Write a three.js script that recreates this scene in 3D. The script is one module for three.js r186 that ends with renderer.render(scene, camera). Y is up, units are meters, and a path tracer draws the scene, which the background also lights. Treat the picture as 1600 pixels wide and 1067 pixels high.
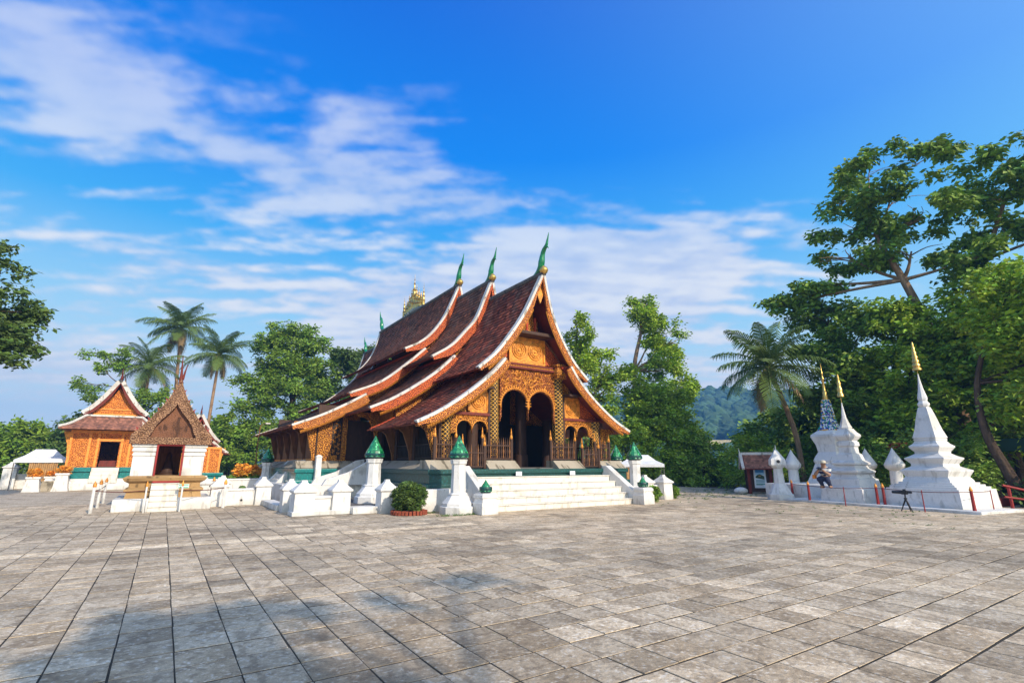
import * as THREE from 'three';
import { mergeGeometries, toCreasedNormals } from 'three/addons/utils/BufferGeometryUtils.js';
import { RoundedBoxGeometry } from 'three/addons/geometries/RoundedBoxGeometry.js';
import { MarchingCubes } from 'three/addons/objects/MarchingCubes.js';

// ------------------------------------------------------------------ camera, sky, sun, exposure
const scene = new THREE.Scene();
const camera = new THREE.PerspectiveCamera(67.73, 1600 / 1067, 0.1, 3000);
const YAW = 33.7055 * Math.PI / 180, PITCH = 13.5094 * Math.PI / 180, EYE = 1.6;
camera.position.set(0, EYE, 0);
camera.lookAt(Math.sin(YAW) * Math.cos(PITCH), EYE + Math.sin(PITCH), -Math.cos(YAW) * Math.cos(PITCH));
const renderer = new THREE.WebGLRenderer({ antialias: true });
renderer.toneMapping = THREE.LinearToneMapping;
renderer.toneMappingExposure = 1.16;
renderer.shadowMap.enabled = true;
const SUNAZ = 8 * Math.PI / 180, SUNEL = 29 * Math.PI / 180;     // azimuth from +z towards +x
const SUN = new THREE.Vector3(Math.sin(SUNAZ) * Math.cos(SUNEL), Math.sin(SUNEL), Math.cos(SUNAZ) * Math.cos(SUNEL));
const sun = new THREE.DirectionalLight(new THREE.Color(1.0, 0.87, 0.70), 4.2);
sun.position.copy(SUN).multiplyScalar(120).add(new THREE.Vector3(12, 0, -22));
sun.target.position.set(12, 0, -22); sun.castShadow = true; sun.shadow.radius = 1.6;
Object.assign(sun.shadow.camera, { left: -60, right: 60, top: 60, bottom: -60, near: 1, far: 300 });
sun.shadow.mapSize.set(4096, 4096);
scene.add(sun, sun.target);

// ------------------------------------------------------------------ random numbers and noise
function rng(seed) { let a = seed >>> 0; return () => { a = (a + 0x6D2B79F5) | 0; let t = Math.imul(a ^ (a >>> 15), 1 | a); t = (t + Math.imul(t ^ (t >>> 7), 61 | t)) ^ t; return ((t ^ (t >>> 14)) >>> 0) / 4294967296; }; }
function h2(x, y, s = 0) { let n = Math.imul(x | 0, 374761393) + Math.imul(y | 0, 668265263) + Math.imul(s | 0, 1442695041); n = Math.imul(n ^ (n >>> 13), 1274126177); return ((n ^ (n >>> 16)) >>> 0) / 4294967296; }
const mod = (a, n) => ((a % n) + n) % n, clamp = (x, a = 0, b = 1) => Math.min(b, Math.max(a, x)), lerp = (a, b, t) => a + (b - a) * t;
const sst = (a, b, x) => { const t = clamp((x - a) / (b - a)); return t * t * (3 - 2 * t); };
function vn(x, y, per, s) { const xi = Math.floor(x), yi = Math.floor(y), fx = x - xi, fy = y - yi, u = fx * fx * (3 - 2 * fx), v = fy * fy * (3 - 2 * fy); const q = (i, j) => per ? h2(mod(i, per), mod(j, per), s) : h2(i, j, s); return lerp(lerp(q(xi, yi), q(xi + 1, yi), u), lerp(q(xi, yi + 1), q(xi + 1, yi + 1), u), v); }
function fbm(x, y, per, s, oct = 5) { let a = 0, w = 0.5, t = 0; for (let o = 0; o < oct; o++) { a += w * vn(x, y, per, s + o); t += w; x *= 2; y *= 2; if (per) per *= 2; w *= 0.5; } return a / t; }
function n3(x, y, z, s) { const zi = Math.floor(z), f = z - zi; return lerp(vn(x, y, 0, s + zi * 7), vn(x, y, 0, s + zi * 7 + 7), f * f * (3 - 2 * f)); }

// ------------------------------------------------------------------ the sky: air and thin high cloud
{
  const W = 2048, H = 1024, data = new Float32Array(W * H * 4), K = 1 / renderer.toneMappingExposure;
  const AIR = [[0, 0.84, 0.95, 1.0], [8, 0.62, 0.86, 1.0], [15, 0.34, 0.7, 1.0], [23, 0.06, 0.45, 0.98], [33, 0, 0.255, 0.93], [47, 0, 0.155, 0.76], [70, 0, 0.075, 0.52], [90, 0, 0.065, 0.45]];   // elevation and colour of the clear air
  const blobs = [ // azimuth from the view axis, elevation, half widths, tilt, strength: the cloud banks of that morning
    [-46, 28, 12, 7, 0.1, 0.75], [-52, 38, 10, 9, 0.2, 0.6], [-30, 28, 14, 5.5, 0.1, 0.75], [-18, 35, 14, 4.5, -0.05, 0.5], [-10, 28.8, 17, 3, -0.04, 0.9], [-36, 18.6, 13, 3, 0, 0.75], [4, 22.5, 20, 3.6, -0.1, 1.15], [16, 20, 13, 5, 0, 1.3],
    [-14, 15.5, 24, 4.5, 0, 1.0], [10, 15, 20, 5, 0, 1.1], [-46, 9, 16, 4.5, 0.05, 1.1], [20, 6, 20, 6, 0, 0.8], [-110, 30, 40, 14, 0.1, 0.7], [120, 25, 45, 12, 0.1, 0.65], [180, 40, 50, 16, 0.2, 0.6]];
  for (let j = 0; j < H; j++) {
    const el = ((j + 0.5) / H - 0.5) * Math.PI, sy = Math.sin(el), cy = Math.cos(el), eD = el * 180 / Math.PI;
    for (let i = 0; i < W; i++) {
      const az = ((i + 0.5) / W - 0.5) * 2 * Math.PI, x = Math.cos(az) * cy, z = Math.sin(az) * cy;
      const k = (j * W + i) * 4, sunD = x * SUN.x + sy * SUN.y + z * SUN.z, ang = Math.acos(clamp(sunD, -1, 1));
      let bear = (Math.atan2(x, -z) - YAW) * 180 / Math.PI; if (bear > 180) bear -= 360; if (bear < -180) bear += 360;
      const e = Math.max(0, eD);
      // clear air
      let a = 0; while (a < AIR.length - 2 && AIR[a + 1][0] < e) a++;
      const f = clamp((e - AIR[a][0]) / (AIR[a + 1][0] - AIR[a][0])), toSun = sst(1.8, 0.7, ang) * 0.4;
      let r = lerp(AIR[a][1], AIR[a + 1][1], f), g = lerp(AIR[a][2], AIR[a + 1][2], f), b = lerp(AIR[a][3], AIR[a + 1][3], f);
      r = lerp(r, 0.4, toSun); g = lerp(g, 0.82, toSun); b = lerp(b, 1.02, toSun);
      const halo = Math.exp(-ang * ang / 0.3) * 1.4 + Math.exp(-ang * ang / 0.8) * 0.45; r += halo * 1.0; g += halo * 0.9; b += halo * 0.74;
      // cloud
      let cov = 0.03 + 0.6 * Math.exp(-e / 10);
      for (const [ba, be, wa, we, ti, st] of blobs) { let dx = bear - ba; if (dx > 180) dx -= 360; if (dx < -180) dx += 360; const dy = eD - be - dx * ti * -1; const q = dx * dx / (wa * wa) + dy * dy / (we * we); if (q < 6) cov += st * Math.exp(-q * 1.1); }
      if (eD > -1) {
        const p = 1 / (Math.max(sy, 0.0) + 0.10), px = x * p, pz = z * p, u = px * 0.87 + pz * 0.5, v = -px * 0.5 + pz * 0.87;
        const wx = fbm(u * 0.7 + 9, v * 0.7 + 3, 0, 31, 4) - 0.5, wy = fbm(u * 0.7 + 1, v * 0.7 + 7, 0, 37, 4) - 0.5;
        const big = fbm(u * 0.9 + wx * 2.2, v * 1.5 + wy * 2.2, 0, 11, 6);
        const fine = fbm(u * 3 + wx * 3, v * 11 + wy * 3, 0, 19, 6), puff = fbm(u * 11 + wx * 4, v * 17 + wy * 4, 0, 23, 6);
        const am = sst(0.0, 0.45, cov); let d = cov * 1.0 + ((big - 0.5) * 1.7 + (fine - 0.5) * 1.8 + (puff - 0.5) * 1.3) * (0.35 + 0.65 * am) - 0.36;
        d = sst(0, 1.1, d) * lerp(0.9, 0.58, sst(18, 32, eD)) * sst(-1, 3, eD + 1.5);
        const sh = sst(0.3, 0.75, fine * 0.6 + puff * 0.4), lo = sst(16, 4, eD) * 0.14, cr = lerp(0.56 + lo, 0.90, sh), cg = lerp(0.66 + lo, 0.92, sh), cb = lerp(0.90, 0.97, sh);
        r = lerp(r, cr, d); g = lerp(g, cg, d); b = lerp(b, cb, d);
      }
      if (eD < 0) { const t = sst(0, -12, eD); r = lerp(r, 0.22, t); g = lerp(g, 0.22, t); b = lerp(b, 0.2, t); }
      data[k] = r * K; data[k + 1] = g * K; data[k + 2] = b * K; data[k + 3] = 1;
    }
  }
  const t = new THREE.DataTexture(data, W, H, THREE.RGBAFormat, THREE.FloatType);
  t.mapping = THREE.EquirectangularReflectionMapping; t.magFilter = t.minFilter = THREE.LinearFilter; t.needsUpdate = true;
  scene.background = t; scene.environment = t;
}

// ------------------------------------------------------------------ textures and materials
function tex(size, metres, fn, srgb = true, h = size) {
  const d = new Uint8Array(size * h * 4);
  for (let j = 0; j < h; j++) for (let i = 0; i < size; i++) { const c = fn(i / size, j / h); const k = (j * size + i) * 4; d[k] = clamp(c[0], 0, 255); d[k + 1] = clamp(c[1], 0, 255); d[k + 2] = clamp(c[2], 0, 255); d[k + 3] = 255; }
  const t = new THREE.DataTexture(d, size, h); t.wrapS = t.wrapT = THREE.RepeatWrapping; t.magFilter = THREE.LinearFilter; t.minFilter = THREE.LinearMipmapLinearFilter; t.generateMipmaps = true;
  if (srgb) t.colorSpace = THREE.SRGBColorSpace; t.repeat.set(1 / metres, 1 / metres); t.needsUpdate = true; return t;
}
const g1 = (v) => [v, v, v];
const mixc = (a, b, t) => [lerp(a[0], b[0], t), lerp(a[1], b[1], t), lerp(a[2], b[2], t)];
const M = {};
const std = (name, o) => (M[name] = new THREE.MeshStandardMaterial({ roughness: 0.85, ...o, name }));
const grain = (c, amp, per, seed, m = 1, size = 256) => tex(size, m, (u, v) => { const n = fbm(u * per, v * per, per, seed), f = fbm(u * per * 8, v * per * 8, per * 8, seed + 9, 3); const k = 1 + (n - 0.5) * amp * 2 + (f - 0.5) * amp * 1.2; return [c[0] * k, c[1] * k, c[2] * k]; });
const bumpN = (per, seed, m, size = 256) => tex(size, m, (u, v) => g1(255 * fbm(u * per, v * per, per, seed, 6)), false);
const B1 = bumpN(8, 3, 1.3), B2 = bumpN(24, 5, 0.9);
// worn concrete of the paving slabs: speckle, grey lichen and rust-brown staining
const concrete = (seed, base) => tex(512, 3.1, (u, v) => {
  const n = fbm(u * 6, v * 6, 6, seed), st = fbm(u * 11 + 3, v * 11, 11, seed + 20), f = fbm(u * 110, v * 110, 110, seed + 40, 3), sp = h2(Math.floor(u * 512), Math.floor(v * 512), seed);
  let c = mixc(base, [base[0] * 0.87, base[1] * 0.85, base[2] * 0.82], sst(0.42, 0.7, n)); c = mixc(c, [base[0] * 0.74, base[1] * 0.72, base[2] * 0.7], sst(0.56, 0.74, st) * 0.6); const gr2 = fbm(u * 48, v * 48, 48, seed + 70, 4); c = mixc(c, [base[0] * 0.6, base[1] * 0.57, base[2] * 0.54], sst(0.54, 0.68, gr2) * 0.36);
  c = mixc(c, [206, 204, 198], sst(0.63, 0.75, f) * 0.5); const k = 0.9 + 0.2 * f * 1.2 + (sp > 0.98 ? 0.22 : 0) - (sp < 0.05 ? 0.25 : 0); return [c[0] * k, c[1] * k, c[2] * k];
});
const slabTex = concrete(71, [194, 177, 151]);
std('slab', { map: slabTex, vertexColors: true, bumpMap: B2, bumpScale: 0.006, roughness: 0.82 });
std('soil', { map: grain([72, 64, 52], 0.35, 8, 4, 2), bumpMap: B1, bumpScale: 0.02, roughness: 1 });
std('jointSoil', { map: grain([54, 48, 39], 0.4, 8, 14, 1.1), roughness: 1 });
std('court', { map: slabTex, bumpMap: B2, bumpScale: 0.006, roughness: 0.88 });
std('earth', { map: grain([92, 98, 58], 0.4, 8, 8, 6), bumpMap: B1, bumpScale: 0.05, roughness: 1 });
const plaster = (c, seed, dirt) => tex(512, 3.3, (u, v) => { const n = fbm(u * 5, v * 5, 5, seed), m = fbm(u * 24, v * 8, 24, seed + 6), f = fbm(u * 90, v * 90, 90, seed + 8, 2); let q = mixc(c, [c[0] * 0.91, c[1] * 0.905, c[2] * 0.89], sst(0.5, 0.75, n)); q = mixc(q, [c[0] * 0.62, c[1] * 0.61, c[2] * 0.58], sst(0.6, 0.78, m) * dirt); const k = 0.97 + f * 0.06; return [q[0] * k, q[1] * k, q[2] * k]; });
std('white', { map: plaster([220, 218, 214], 12, 0.34), bumpMap: B1, bumpScale: 0.006, roughness: 0.8 });
std('whiteStep', { map: plaster([220, 214, 203], 52, 0.3), bumpMap: B1, bumpScale: 0.006, roughness: 0.8 });
std('mortar', { map: plaster([214, 209, 202], 33, 0.9), bumpMap: B1, bumpScale: 0.01, roughness: 0.85 });
std('stone', { map: plaster([168, 158, 140], 22, 1), bumpMap: B1, bumpScale: 0.015, roughness: 0.95 });
std('greyStone', { map: plaster([104, 100, 96], 25, 1), bumpMap: B1, bumpScale: 0.02, roughness: 0.9 });
std('ochreStone', { map: plaster([172, 138, 92], 28, 1), bumpMap: B1, bumpScale: 0.012, roughness: 0.9 });
// carved and gilded relief: scrolls packed round scattered centres
function scrolls(seed, metres, gold, dark, cells, lo = -0.55) {
  const cs = []; for (let i = 0; i < cells; i++) for (let j = 0; j < cells; j++) cs.push([(i + 0.2 + 0.6 * h2(i, j, seed)) / cells, (j + 0.2 + 0.6 * h2(i, j, seed + 1)) / cells, h2(i, j, seed + 2) > 0.5 ? 1 : -1, h2(i, j, seed + 3) * 6.3]);
  const f = (u, v) => { let bd = 9, bc, bx, by; for (const c of cs) { let dx = u - c[0], dy = v - c[1]; dx -= Math.round(dx); dy -= Math.round(dy); const d = dx * dx + dy * dy; if (d < bd) { bd = d; bc = c; bx = dx; by = dy; } } const r = Math.sqrt(bd) * cells; return Math.sin(r * 15 + bc[2] * Math.atan2(by, bx) + bc[3]) + 2.2 * (fbm(u * 30, v * 30, 30, seed, 3) - 0.5); };
  return [tex(512, metres, (u, v) => { const s = f(u, v), n = fbm(u * 8, v * 8, 8, seed + 5); const c = mixc(dark, gold, sst(lo - 0.25, lo + 0.3, s)); const k = 0.86 + n * 0.28; return [c[0] * k, c[1] * k, c[2] * k]; }), tex(512, metres, (u, v) => g1(255 * sst(-0.9, 0.8, f(u, v))), false)];
}
const goldPair = scrolls(5, 1.05, [230, 156, 54], [96, 36, 14], 6, -0.1), deepPair = scrolls(25, 1.2, [196, 116, 44], [86, 30, 14], 7, 0.1), orangePair = scrolls(9, 1.25, [236, 150, 58], [158, 70, 22], 6, -0.35), brownPair = scrolls(13, 1.1, [160, 122, 90], [112, 78, 56], 6, -0.2), redPair = scrolls(17, 0.9, [224, 112, 44], [122, 34, 18], 5, -0.1);
std('gold', { map: goldPair[0], bumpMap: goldPair[1], bumpScale: 0.03, roughness: 0.5, metalness: 0.12 });
std('deepGold', { map: deepPair[0], bumpMap: deepPair[1], bumpScale: 0.03, roughness: 0.55, metalness: 0.08 });
std('orange', { map: orangePair[0], bumpMap: orangePair[1], bumpScale: 0.025, roughness: 0.55, metalness: 0.08 });
std('brownCarved', { map: brownPair[0], bumpMap: brownPair[1], bumpScale: 0.025, roughness: 0.8 });
const bargePair = scrolls(19, 0.8, [230, 148, 58], [112, 36, 18], 5, -0.05);
std('bargeGold', { map: bargePair[0], bumpMap: bargePair[1], bumpScale: 0.02, roughness: 0.55 });
std('barge', { map: redPair[0], bumpMap: redPair[1], bumpScale: 0.02, roughness: 0.6 });
std('plainGold', { map: grain([214, 140, 48], 0.3, 8, 44, 0.7), bumpMap: B2, bumpScale: 0.008, roughness: 0.45, metalness: 0.2 });
std('brightGold', { color: new THREE.Color().setRGB(0.72, 0.46, 0.13), roughness: 0.32, metalness: 0.75 });
std('plainOrange', { map: grain([236, 148, 58], 0.2, 8, 45, 0.7), bumpMap: B2, bumpScale: 0.006, roughness: 0.6 });
const lat = (u, v) => { const a = Math.abs(mod(u * 4 + v * 4, 1) - 0.5), b = Math.abs(mod(u * 4 - v * 4, 1) - 0.5); const c = Math.hypot(mod(u * 4 + v * 4 + 0.5, 1) - 0.5, mod(u * 4 - v * 4 + 0.5, 1) - 0.5); return Math.max(sst(0.36, 0.46, Math.max(a, b)), sst(0.2, 0.13, c)); };
std('lattice', { map: tex(256, 0.66, (u, v) => mixc([40, 26, 14], [238, 182, 78], lat(u, v) * (0.8 + 0.4 * fbm(u * 16, v * 16, 16, 3)))), bumpMap: tex(256, 0.66, (u, v) => g1(255 * lat(u, v)), false), bumpScale: 0.012, roughness: 0.5, metalness: 0.1 });
const woodT = (c, seed) => tex(256, 1, (u, v) => { const n = fbm(u * 30 + fbm(u * 4, v * 2, 4, seed) * 2, v * 3, 0, seed) * 0.6 + fbm(u * 32, v * 4, 32, seed + 2) * 0.4; const k = 0.65 + n * 0.7; return [c[0] * k, c[1] * k, c[2] * k]; });
std('darkWood', { map: woodT([66, 42, 28], 61), bumpMap: B1, bumpScale: 0.006, roughness: 0.7 });
std('blackLacquer', { map: woodT([26, 17, 13], 62), roughness: 0.6 });
std('redWood', { map: woodT([112, 42, 26], 63), bumpMap: B1, bumpScale: 0.006, roughness: 0.7 });
std('brownWood', { map: woodT([126, 84, 48], 64), bumpMap: B1, bumpScale: 0.008, roughness: 0.75 });
std('redPaint', { map: grain([142, 30, 24], 0.18, 6, 65, 1), roughness: 0.6 });
std('maroonWall', { map: grain([112, 26, 22], 0.2, 6, 66, 2), roughness: 0.85 });
M.tile = new THREE.MeshPhysicalMaterial({ map: grain([250, 250, 250], 0.16, 8, 67, 0.5), bumpMap: B2, bumpScale: 0.006, roughness: 0.9, specularIntensity: 0.35 });
std('terracotta', { map: grain([186, 76, 44], 0.25, 8, 68, 0.6), roughness: 0.8 });
// glass mosaic
function mosaic(n, metres, pick, seed) {
  const cs = []; for (let i = 0; i < n; i++) for (let j = 0; j < n; j++) cs.push([(i + h2(i, j, seed)) / n, (j + h2(i, j, seed + 1)) / n, pick(h2(i, j, seed + 2), h2(i, j, seed + 3))]);
  return tex(256, metres, (u, v) => { let a = 9, b = 9, c; const ci = Math.floor(u * n), cj = Math.floor(v * n); for (let di = -2; di <= 2; di++) for (let dj = -2; dj <= 2; dj++) { const q = cs[mod(ci + di, n) * n + mod(cj + dj, n)]; let dx = u - q[0], dy = v - q[1]; dx -= Math.round(dx); dy -= Math.round(dy); const d = dx * dx + dy * dy; if (d < a) { b = a; a = d; c = q[2]; } else if (d < b) b = d; } return (Math.sqrt(b) - Math.sqrt(a)) * n < 0.09 ? [c[0] * 0.55, c[1] * 0.55, c[2] * 0.55] : c; });
}
const tealT = mosaic(22, 1.1, (a, b) => mixc(mixc([6, 62, 56], [12, 84, 76], a), [30, 100, 112], b > 0.92 ? 0.6 : 0), 3);
M.teal = new THREE.MeshPhysicalMaterial({ map: tealT, roughness: 0.5, clearcoat: 0.12, clearcoatRoughness: 0.3, bumpMap: B2, bumpScale: 0.004 });
M.tealBright = new THREE.MeshPhysicalMaterial({ map: mosaic(22, 1.1, (a) => mixc([6, 112, 108], [12, 140, 136], a), 5), roughness: 0.3, clearcoat: 0.6, clearcoatRoughness: 0.2 });
M.bud = new THREE.MeshPhysicalMaterial({ map: mosaic(16, 0.8, (a, b) => b > 0.86 ? [96, 214, 140] : mixc([3, 78, 46], [12, 142, 78], a), 7), roughness: 0.28, clearcoat: 1, clearcoatRoughness: 0.12, flatShading: true });
M.green = new THREE.MeshPhysicalMaterial({ map: mosaic(14, 0.7, (a) => mixc([4, 110, 62], [14, 150, 84], a), 8), roughness: 0.3, clearcoat: 0.8, clearcoatRoughness: 0.15 });
M.blueMosaic = new THREE.MeshPhysicalMaterial({ map: mosaic(12, 0.8, (a, b) => b < 0.27 ? [40, 84, 180] : b < 0.6 ? [232, 238, 240] : b < 0.8 ? [24, 160, 120] : b < 0.9 ? [18, 36, 92] : [214, 178, 60], 9), roughness: 0.3, clearcoat: 0.7 });
std('cloth', { map: grain([226, 228, 232], 0.08, 6, 70, 2), roughness: 0.9 });
std('tanCloth', { map: grain([176, 138, 92], 0.2, 10, 72, 1), roughness: 0.95 });
std('black', { color: new THREE.Color().setRGB(0.016, 0.016, 0.018), roughness: 0.5 });
std('brick', { map: grain([150, 74, 50], 0.3, 8, 75, 0.6), bumpMap: B2, bumpScale: 0.01, roughness: 0.95 });
std('rope', { map: grain([96, 44, 38], 0.3, 8, 76, 0.3), roughness: 0.9 });
std('marigold', { map: grain([232, 138, 30], 0.3, 16, 77, 0.3), roughness: 0.9 });
const barkT = (c, s) => tex(256, 1.6, (u, v) => { const n = fbm(u * 24, v * 6, 24, s), q = fbm(u * 5, v * 5, 5, s + 4); const k = 0.6 + n * 0.55 + q * 0.3; return [c[0] * k, c[1] * k, c[2] * k]; });
std('bark', { map: barkT([92, 74, 58], 81), bumpMap: B1, bumpScale: 0.04, roughness: 1 });
std('paleBark', { map: barkT([150, 122, 96], 82), bumpMap: B1, bumpScale: 0.03, roughness: 1 });
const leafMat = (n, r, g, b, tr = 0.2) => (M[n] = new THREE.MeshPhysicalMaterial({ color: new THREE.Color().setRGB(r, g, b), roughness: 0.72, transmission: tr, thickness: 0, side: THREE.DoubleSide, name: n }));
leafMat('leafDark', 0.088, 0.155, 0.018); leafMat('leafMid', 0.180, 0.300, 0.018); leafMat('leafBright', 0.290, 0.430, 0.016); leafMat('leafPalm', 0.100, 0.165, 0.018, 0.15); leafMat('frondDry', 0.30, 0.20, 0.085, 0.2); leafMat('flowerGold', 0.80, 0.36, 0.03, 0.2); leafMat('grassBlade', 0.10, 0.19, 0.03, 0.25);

// ------------------------------------------------------------------ building helpers
const taken = new Map();
function numbered(n) { const k = taken.get(n) ?? 0; taken.set(n, k + 1); return k ? `${n}_${String(k).padStart(3, '0')}` : n; }
const V = (x, y, z) => new THREE.Vector3(x, y, z);
const origin = new WeakMap();
const og = (o) => { while (o) { if (origin.has(o)) return origin.get(o); o = o.parent; } return V(0, 0, 0); };
function tag(o, label, category, group, kind) { o.userData = { label, category }; if (group) o.userData.group = group; if (kind) o.userData.kind = kind; return o; }
function thing(name, label, category, p, group) { const o = new THREE.Group(); o.name = numbered(name); o.position.set(...p); origin.set(o, V(...p)); scene.add(o); return tag(o, label, category, group); }
function sub(name, parent) { const o = new THREE.Group(); o.name = name; parent.add(o); return o; }
// uv in metres from the dominant axis of each face, in the place's own coordinates
function uvm(g) {
  const p = g.attributes.position, n = g.attributes.normal, uv = new Float32Array(p.count * 2);
  for (let i = 0; i < p.count; i++) { const ax = Math.abs(n.getX(i)), ay = Math.abs(n.getY(i)), az = Math.abs(n.getZ(i)); let u, v; if (ay > ax && ay > az) { u = p.getX(i); v = p.getZ(i); } else if (ax > az) { u = p.getZ(i); v = p.getY(i); } else { u = p.getX(i); v = p.getY(i); } uv[2 * i] = u; uv[2 * i + 1] = v; }
  g.setAttribute('uv', new THREE.BufferAttribute(uv, 2)); return g;
}
function strip(g) { g = g.index ? g.toNonIndexed() : g; for (const k of Object.keys(g.attributes)) if (!['position', 'normal'].includes(k)) g.deleteAttribute(k); if (!g.attributes.normal) g.computeVertexNormals(); return g; }
function geo(list) { list = Array.isArray(list) ? list : [list]; return uvm(list.length > 1 ? mergeGeometries(list.map(strip)) : strip(list[0])); }
function obj(name, list, mat, parent, label) {
  const g = geo(list), o = parent ? og(parent) : V(0, 0, 0); g.translate(-o.x, -o.y, -o.z);
  const m = new THREE.Mesh(g, mat); m.name = parent ? name : numbered(name); m.castShadow = m.receiveShadow = true; (parent ?? scene).add(m); if (label) m.userData.label = label; return m;
}
function piece(name, g, mat, parent, x, y, z, ry = 0) { const o = og(parent), m = new THREE.Mesh(g, mat); m.name = name; m.position.set(x - o.x, y - o.y, z - o.z); m.rotation.y = ry; m.castShadow = m.receiveShadow = true; parent.add(m); return m; }
const bx = (x0, x1, y0, y1, z0, z1) => new THREE.BoxGeometry(x1 - x0, y1 - y0, z1 - z0).translate((x0 + x1) / 2, (y0 + y1) / 2, (z0 + z1) / 2);
const rb = (x0, x1, y0, y1, z0, z1, r = 0.02) => new RoundedBoxGeometry(x1 - x0, y1 - y0, z1 - z0, 2, r).translate((x0 + x1) / 2, (y0 + y1) / 2, (z0 + z1) / 2);
const cyl = (x, y0, y1, z, r0, r1 = r0, n = 12) => new THREE.CylinderGeometry(r1, r0, y1 - y0, n).translate(x, (y0 + y1) / 2, z);
// a stack of n-sided rings [y, half width across flats]
function stack(prof, n = 4, x = 0, z = 0, rot = 0) {
  const pos = [], k = 1 / Math.cos(Math.PI / n), pt = ([y, r], i) => { const a = rot + Math.PI / n + i * 2 * Math.PI / n; return [x + Math.sin(a) * r * k, y, z + Math.cos(a) * r * k]; };
  for (let s = 0; s < prof.length - 1; s++) for (let i = 0; i < n; i++) { const a = pt(prof[s], i), b = pt(prof[s], i + 1), c = pt(prof[s + 1], i + 1), d = pt(prof[s + 1], i); pos.push(...a, ...b, ...c, ...a, ...c, ...d); }
  for (const [e, up] of [[0, 0], [prof.length - 1, 1]]) { const [y] = prof[e]; for (let i = 0; i < n; i++) { const a = pt(prof[e], i), b = pt(prof[e], i + 1); up ? pos.push(...a, ...b, x, y, z) : pos.push(...b, ...a, x, y, z); } }
  const g = new THREE.BufferGeometry(); g.setAttribute('position', new THREE.Float32BufferAttribute(pos, 3)); g.computeVertexNormals(); return n > 8 ? toCreasedNormals(g, 0.7) : g;
}
const lathe = (prof, x, z, n = 16) => toCreasedNormals(new THREE.LatheGeometry(prof.map(([y, r]) => new THREE.Vector2(Math.max(r, 0.0005), y)), n).translate(x, 0, z), 0.8);
function ext(pts, z0, z1, holes = [], bevel = 0) { const s = new THREE.Shape(pts.map(([x, y]) => new THREE.Vector2(x, y))); for (const h of holes) s.holes.push(new THREE.Path(h.map(([x, y]) => new THREE.Vector2(x, y)))); return new THREE.ExtrudeGeometry(s, { depth: z1 - z0 - 2 * bevel, bevelEnabled: bevel > 0, bevelSize: bevel, bevelThickness: bevel, bevelSegments: 1, curveSegments: 8 }).translate(0, 0, z0 + bevel); }
// tube through points [x,y,z,r]
function tube(pts, n = 7, sub_ = 4) {
  const c = new THREE.CatmullRomCurve3(pts.map((p) => V(p[0], p[1], p[2])), false, 'catmullrom', 0.5), N = (pts.length - 1) * sub_, P = [], pos = [], fr = c.computeFrenetFrames(N, false);
  for (let i = 0; i <= N; i++) { const t = i / N, q = c.getPoint(t), f = t * (pts.length - 1), a = Math.min(pts.length - 2, Math.floor(f)), r = lerp(pts[a][3], pts[a + 1][3], f - a); const ring = []; for (let j = 0; j < n; j++) { const w = j / n * 2 * Math.PI; ring.push(q.clone().addScaledVector(fr.normals[i], Math.cos(w) * r).addScaledVector(fr.binormals[i], Math.sin(w) * r)); } P.push(ring); }
  const idx = []; for (const r of P) for (const v of r) pos.push(v.x, v.y, v.z);
  for (let i = 0; i < N; i++) for (let j = 0; j < n; j++) { const a = i * n + j, b = i * n + (j + 1) % n; idx.push(a, b, a + n, b, b + n, a + n); }
  const k = pos.length / 3; pos.push(P[0][0].x, P[0][0].y, P[0][0].z); pos.push(P[N][0].x, P[N][0].y, P[N][0].z);
  for (let j = 0; j < n; j++) { idx.push(k, (j + 1) % n, j); idx.push(k + 1, N * n + j, N * n + (j + 1) % n); }
  const g = new THREE.BufferGeometry(); g.setAttribute('position', new THREE.Float32BufferAttribute(pos, 3)); g.setIndex(idx); g.computeVertexNormals(); return g;
}
const bar = (a, b, r, n = 6) => tube([[...a, r], [...b, r]], n, 1);
function plank(a, b, w, d) { const A = V(...a), B = V(...b), L = A.distanceTo(B), g = new THREE.BoxGeometry(w, L, d); const q = new THREE.Quaternion().setFromUnitVectors(V(0, 1, 0), B.clone().sub(A).normalize()); g.applyQuaternion(q); const m = A.add(B).multiplyScalar(0.5); return g.translate(m.x, m.y, m.z); }

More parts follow.
